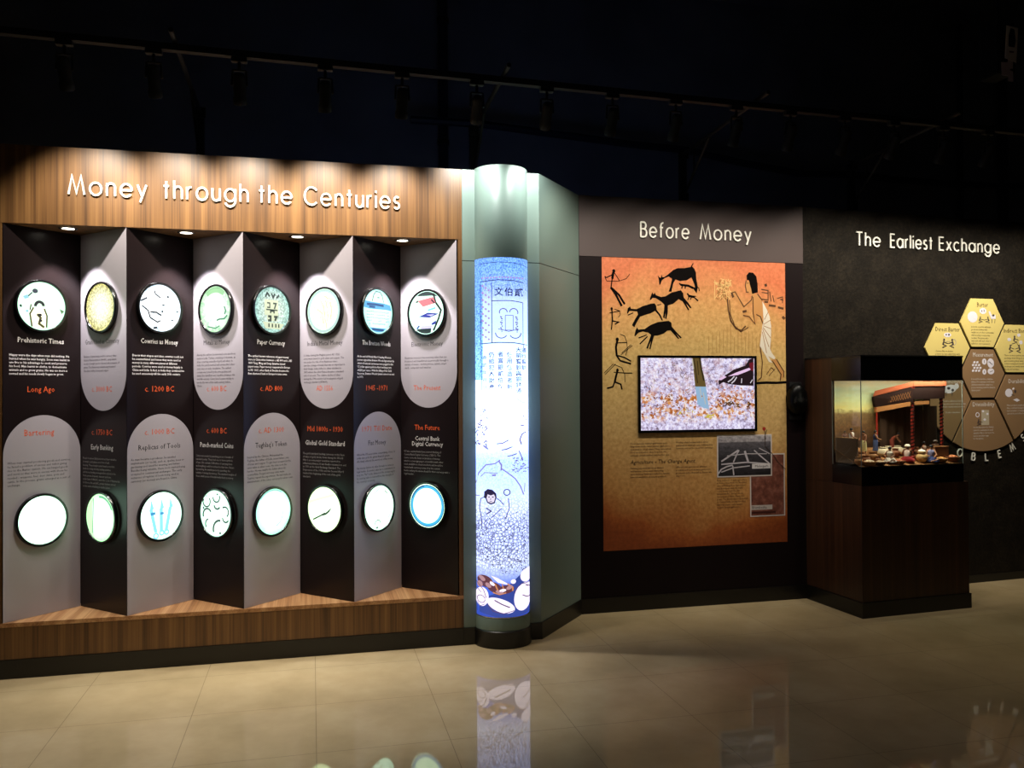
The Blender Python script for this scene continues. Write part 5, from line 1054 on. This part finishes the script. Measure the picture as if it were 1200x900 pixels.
    if top:
        w0, c0, n0 = P['wai'], P['che'], P['nec']
        ring = [(w0.x, w0.y, w0.z-.03*s_, .096*s_, .088*s_), (w0.x, w0.y, w0.z+.02*s_, .094*s_, .086*s_), (c0.x, c0.y, c0.z, .115*s_, .1*s_), (c0.x, (c0.y+n0.y)/2, (c0.z+n0.z)/2+.005*s_, .105*s_, .075*s_), (n0.x, n0.y, n0.z-.005*s_, .045*s_, .042*s_)]
        loft(ring).build('tunic', pmat(top, .8), o, smooth=True)
    hd_ = P['hd']*.45+P['ht']*.55
    if hat:
        mb = MB().ball((hd_.x, hd_.y+.005*s_, hd_.z+.035*s_), .075*s_, 10, (1.15, 1.1, .62)); mb.tube([(hd_.x+.07*s_*math.cos(t_*PI/6), hd_.y+.005*s_+.066*s_*math.sin(t_*PI/6), hd_.z+.02*s_+.006*s_*math.sin(t_)) for t_ in range(13)], .024*s_, 8)
        mb.build('turban', pmat(hat, .8), o, smooth=True)
    else:
        mb = MB().ball((hd_.x, hd_.y+.014*s_, hd_.z+.014*s_), .06*s_, 10, (1, 1, .95)).ball((hd_.x, hd_.y+.055*s_, hd_.z-.005*s_), .03*s_, 8); mb.build('hair', HAIR, o, smooth=True)
    return o
def ka(u, b): return onK(u, 520, b)[0]
figurine(ka(1012, .17), .17, -1.2, .150, 'stand', 'standing bare-chested figurine in a pale yellow wrap beside the glass corner', low=(206, 196, 140), sk=0)
figurine(ka(1026, .17), .17, 1.0, .152, 'stand', 'standing figurine in dark blue under the pavilion eave', top=(30, 44, 84), low=(74, 92, 140), sk=1)
figurine(ka(998, .19), .19, .6, .160, 'stand', 'standing figurine in a white drape behind the low parapet wall', top=(226, 216, 206), low=(226, 216, 206))
figurine(ka(990, .215), .215, -.5, .13, 'stand', 'dark figurine farthest left behind the low parapet wall', top=(120, 84, 70), low=(140, 104, 88))
figurine(ka(1043, .06), .06, -1.0, .175, 'sit', 'seated figurine in white leaning toward the pots, left of centre', top=(224, 214, 200), low=(216, 206, 192))
figurine(ka(1063, .06), .06, 2.2, .19, 'sit', 'seated figurine with a big white turban and red wrap', top=(214, 190, 180), low=(158, 26, 34), hat=(240, 232, 214))
figurine(ka(1091, .05), .05, -.7, .19, 'sit', 'seated figurine in a royal blue wrap at front right', top=(150, 150, 190), low=(34, 50, 104), sk=1)
figurine(ka(1082, .125), .125, .5, .165, 'sit', 'seated figurine in pale cloth behind the blue-wrapped one', top=(196, 170, 150), low=(120, 80, 66))
figurine(ka(1046, .20), .20, .7, .14, 'bend', 'stooping figurine in rust red under the pavilion', top=(140, 60, 38), low=(124, 50, 34))
figurine(ka(1096, .155), .155, -.4, .15, 'sit', 'seated grey-headed figurine by the right-hand post', top=(110, 86, 66), low=(96, 72, 52), hat=(150, 142, 132))

# wares: pots, sacks, bowls and baskets
POT = [(.0001, 0), (.010, 0), (.018, .008), (.021, .017), (.018, .026), (.010, .031), (.010, .034), (.014, .037), (.011, .037), (.008, .033), (.0001, .03)]
SACK = [(.0001, 0), (.018, .0), (.024, .008), (.023, .018), (.016, .026), (.010, .029), (.014, .033), (.006, .032), (.0001, .031)]
BOWL = [(.0001, 0), (.016, 0), (.026, .008), (.030, .018), (.028, .019), (.024, .011), (.0001, .006)]
clay = [pmat((136, 84, 52), .7), pmat((168, 118, 70), .7), pmat((96, 58, 40), .7)]
def ware(kind, u, b, s_, mi, label, group=None, fill=None):
    a = ka(u, b); o = empty(kind, kloc(a, b), CANG, label, {'clay_pot': 'pot', 'grain_sack': 'sack', 'produce_basket': 'basket'}[kind], group)
    pr = {'clay_pot': POT, 'grain_sack': SACK, 'produce_basket': BOWL}[kind]
    s_ *= 1.25
    MB().lathe([(r*s_, z*s_) for r, z in pr], 20).build({'clay_pot': 'vessel', 'grain_sack': 'sack_body', 'produce_basket': 'basket_body'}[kind], mi, o, smooth=True)
    if kind == 'clay_pot': MB().lathe([(.010*s_, .031*s_), (.0155*s_, .034*s_), (.0155*s_, .038*s_), (.0115*s_, .038*s_)], 20).build('rim', mi, o, smooth=True)
    if kind == 'grain_sack': MB().lathe([(.010*s_, .027*s_), (.0125*s_, .029*s_), (.010*s_, .031*s_)], 16).build('tie', pmat((90, 64, 40)), o, smooth=True)
    if fill:
        for q in range(9):
            an = q*2.4; r = .0065*math.sqrt(q)*s_; mb = MB().ball((r*math.cos(an), r*math.sin(an), (.016+.003*(q < 4))*s_), .0065*s_, 7); mb.build('produce', pmat(fill, .6), o, smooth=True)
    return o
crm = pmat((214, 200, 168), .8); crm2 = pmat((190, 168, 130), .8)
g1, g2 = 'clay pots on the market ground', 'pale sacks under the pavilion'
for u, b, s_, mi in ((1009, .10, 1.1, 1), (1015, .065, 1.0, 0), (1022, .09, 1.2, 1), (1006, .05, 1.0, 1), (1029, .06, .9, 0), (1049, .13, 1.1, 0), (1072, .13, 1.2, 0), (1077, .075, 1.1, 2), (1097, .11, 1.0, 2), (1086, .15, 1.0, 0)):
    ware('clay_pot', u, b, s_, clay[mi], 'small brown clay pot among the wares on the market ground', g1)
for u, b, s_ in ((1034, .15, 1.25), (1041, .165, 1.2), (1052, .165, 1.25), (1058, .15, 1.0)):
    ware('grain_sack', u, b, s_, crm, 'pale sack standing at the pavilion edge of the market', g2)
o = ware('clay_pot', 1080, .055, 1.35, pmat((206, 170, 110), .6), 'buff pot with a white lid between the red and blue wraps')
MB().lathe([(.0001, .0645), (.018, .064), (.024, .068), (.012, .076), (.005, .078), (.005, .083), (.0001, .084)], 18).build('lid', pmat((232, 226, 212), .6), o, smooth=True)
ware('produce_basket', 1116, .05, 1.25, clay[0], 'brown basket of fruit at the right front corner of the diorama', None, (196, 120, 70))
ware('produce_basket', 1103, .04, 1.1, clay[1], 'tan basket left of the fruit basket at front right', None, (206, 150, 76))
ware('produce_basket', 1018, .03, 1.2, clay[1], 'tan basket nearest the glass corner of the diorama', None, (226, 206, 172))
ware('produce_basket', 1031, .03, 1.0, clay[2], 'dark basket at the front of the diorama beside the tan basket', None, (206, 180, 140))
ware('produce_basket', 1054, .035, 1.0, clay[0], 'brown basket beside the red-wrapped figurine', None, (170, 90, 50))
ware('produce_basket', 1069, .16, 1.1, clay[2], 'dark basket behind the white-turbaned figurine', None, (150, 80, 60))
o = empty('stone_kerb', kloc(.675, .085), CANG, 'low brown block behind the fruit basket at the right end', 'model block')
MB().box((-.06, -.02, 0), (.05, .02, .075)).build('block', pmat((128, 84, 50), .8), o, bevel=.002); MB().box((-.062, -.022, .075), (.052, .022, .08)).build('cap', pmat((160, 108, 62), .8), o)

# ================================================================== DARK UPPER ROOM
for i, (u, r, lb) in enumerate(((1128, .028, 'second vertical dark conduit from the right on the back wall'), (1178, .045, 'vertical dark blue conduit farthest right on the back wall'), (520, .045, 'vertical dark blue conduit above the round column'))):
    x = onA(u, 100, 2.9)[0]
    o = empty('conduit', (x, 2.94, 0), 0, lb, 'conduit')
    MB().tube([(0, 0, 0), (0, 0, ZC)], r, 12).build('tube', M['blue_pipe'], o, smooth=True)
    mb = MB()
    for z in (1.2, 2.4, 3.6, 4.7): mb.lathe([(r, z), (r+.008, z), (r+.008, z+.04), (r, z+.04)], 12, close=True)
    mb.build('clip', M['steel'], o)
pts = []
for u, v in ((480, 143), (560, 148), (650, 160), (740, 172), (800, 178), (860, 192), (930, 205), (1000, 207), (1060, 214), (1120, 218), (1200, 220)):
    x, z = onA(u, v, 2.9); pts.append((x, 2.83, z))
tag(MB().tube(pts, .035, 8).build('cable_bundle', M['blue_pipe'], None, smooth=True), 'dark sagging cable bundle across the back wall', 'cable')
NY = -.2
x, z = onA(1187, 48, NY); sx_ = onA(1196, 48, NY)[0]-x
nt = empty('paper_notice', (x, NY+.02, z), 0, 'pale paper notice with a dark bottle shape at top right', 'notice')
MB().face([(-.75*sx_, -.95*sx_*1.9), (.7*sx_, -1.15*sx_*1.9), (1.0*sx_, .85*sx_*1.9), (-.5*sx_, .95*sx_*1.9)], -.003, .003).build('sheet', pmat((226, 214, 204)), nt)
MB().face([(-.3*sx_, -.5*sx_), (.45*sx_, -.55*sx_), (.6*sx_, .2*sx_), (.45*sx_, 1.4*sx_), (0, 1.5*sx_), (-.25*sx_, .7*sx_)], -.006, .003).build('dark_shape', pmat((18, 16, 24)), nt)
MB().box((-.2*sx_, -.006, -1.15*sx_), (.35*sx_, -.003, -1.0*sx_)).build('printed_mark', pmat((90, 70, 80)), nt)
sp2 = empty('junction_box', (x, NY+.1, z), 0, 'dark box hanging behind the paper notice at top right', 'box')
MB().box((-1.3*sx_, -.06, -3.3*sx_), (1.0*sx_, .1, 2.4*sx_)).build('housing', M['steel'], sp2, bevel=.006); MB().tube([(0, .02, 2.4*sx_), (0, .02, ZC-z)], .012, 8).build('hanger', M['steel'], sp2)
x2, z2 = onA(1185, 79, NY)
ps = empty('paper_scrap', (x2, NY+.03, z2), 0, 'torn pale paper scrap stuck below the bottle notice', 'paper')
MB().face([(-.8*sx_, .7*sx_), (-.75*sx_, -.7*sx_), (.1*sx_, -.75*sx_), (.1*sx_, -1.3*sx_), (.7*sx_, -1.3*sx_), (.7*sx_, -.2*sx_), (.3*sx_, -.1*sx_), (.3*sx_, .05*sx_), (.7*sx_, .1*sx_), (.7*sx_, 1.1*sx_), (.1*sx_, 1.1*sx_), (0, .75*sx_)], -.003, .003).build('sheet', pmat((196, 180, 188)), ps)

for o in list(bpy.data.objects):
    if o.name.split('.')[0] in ('twigs', 'fallen_leaves', 'brown_litter', 'cowrie_pile', 'dry_branch', 'yellow_weed'): o['kind'] = 'stuff'
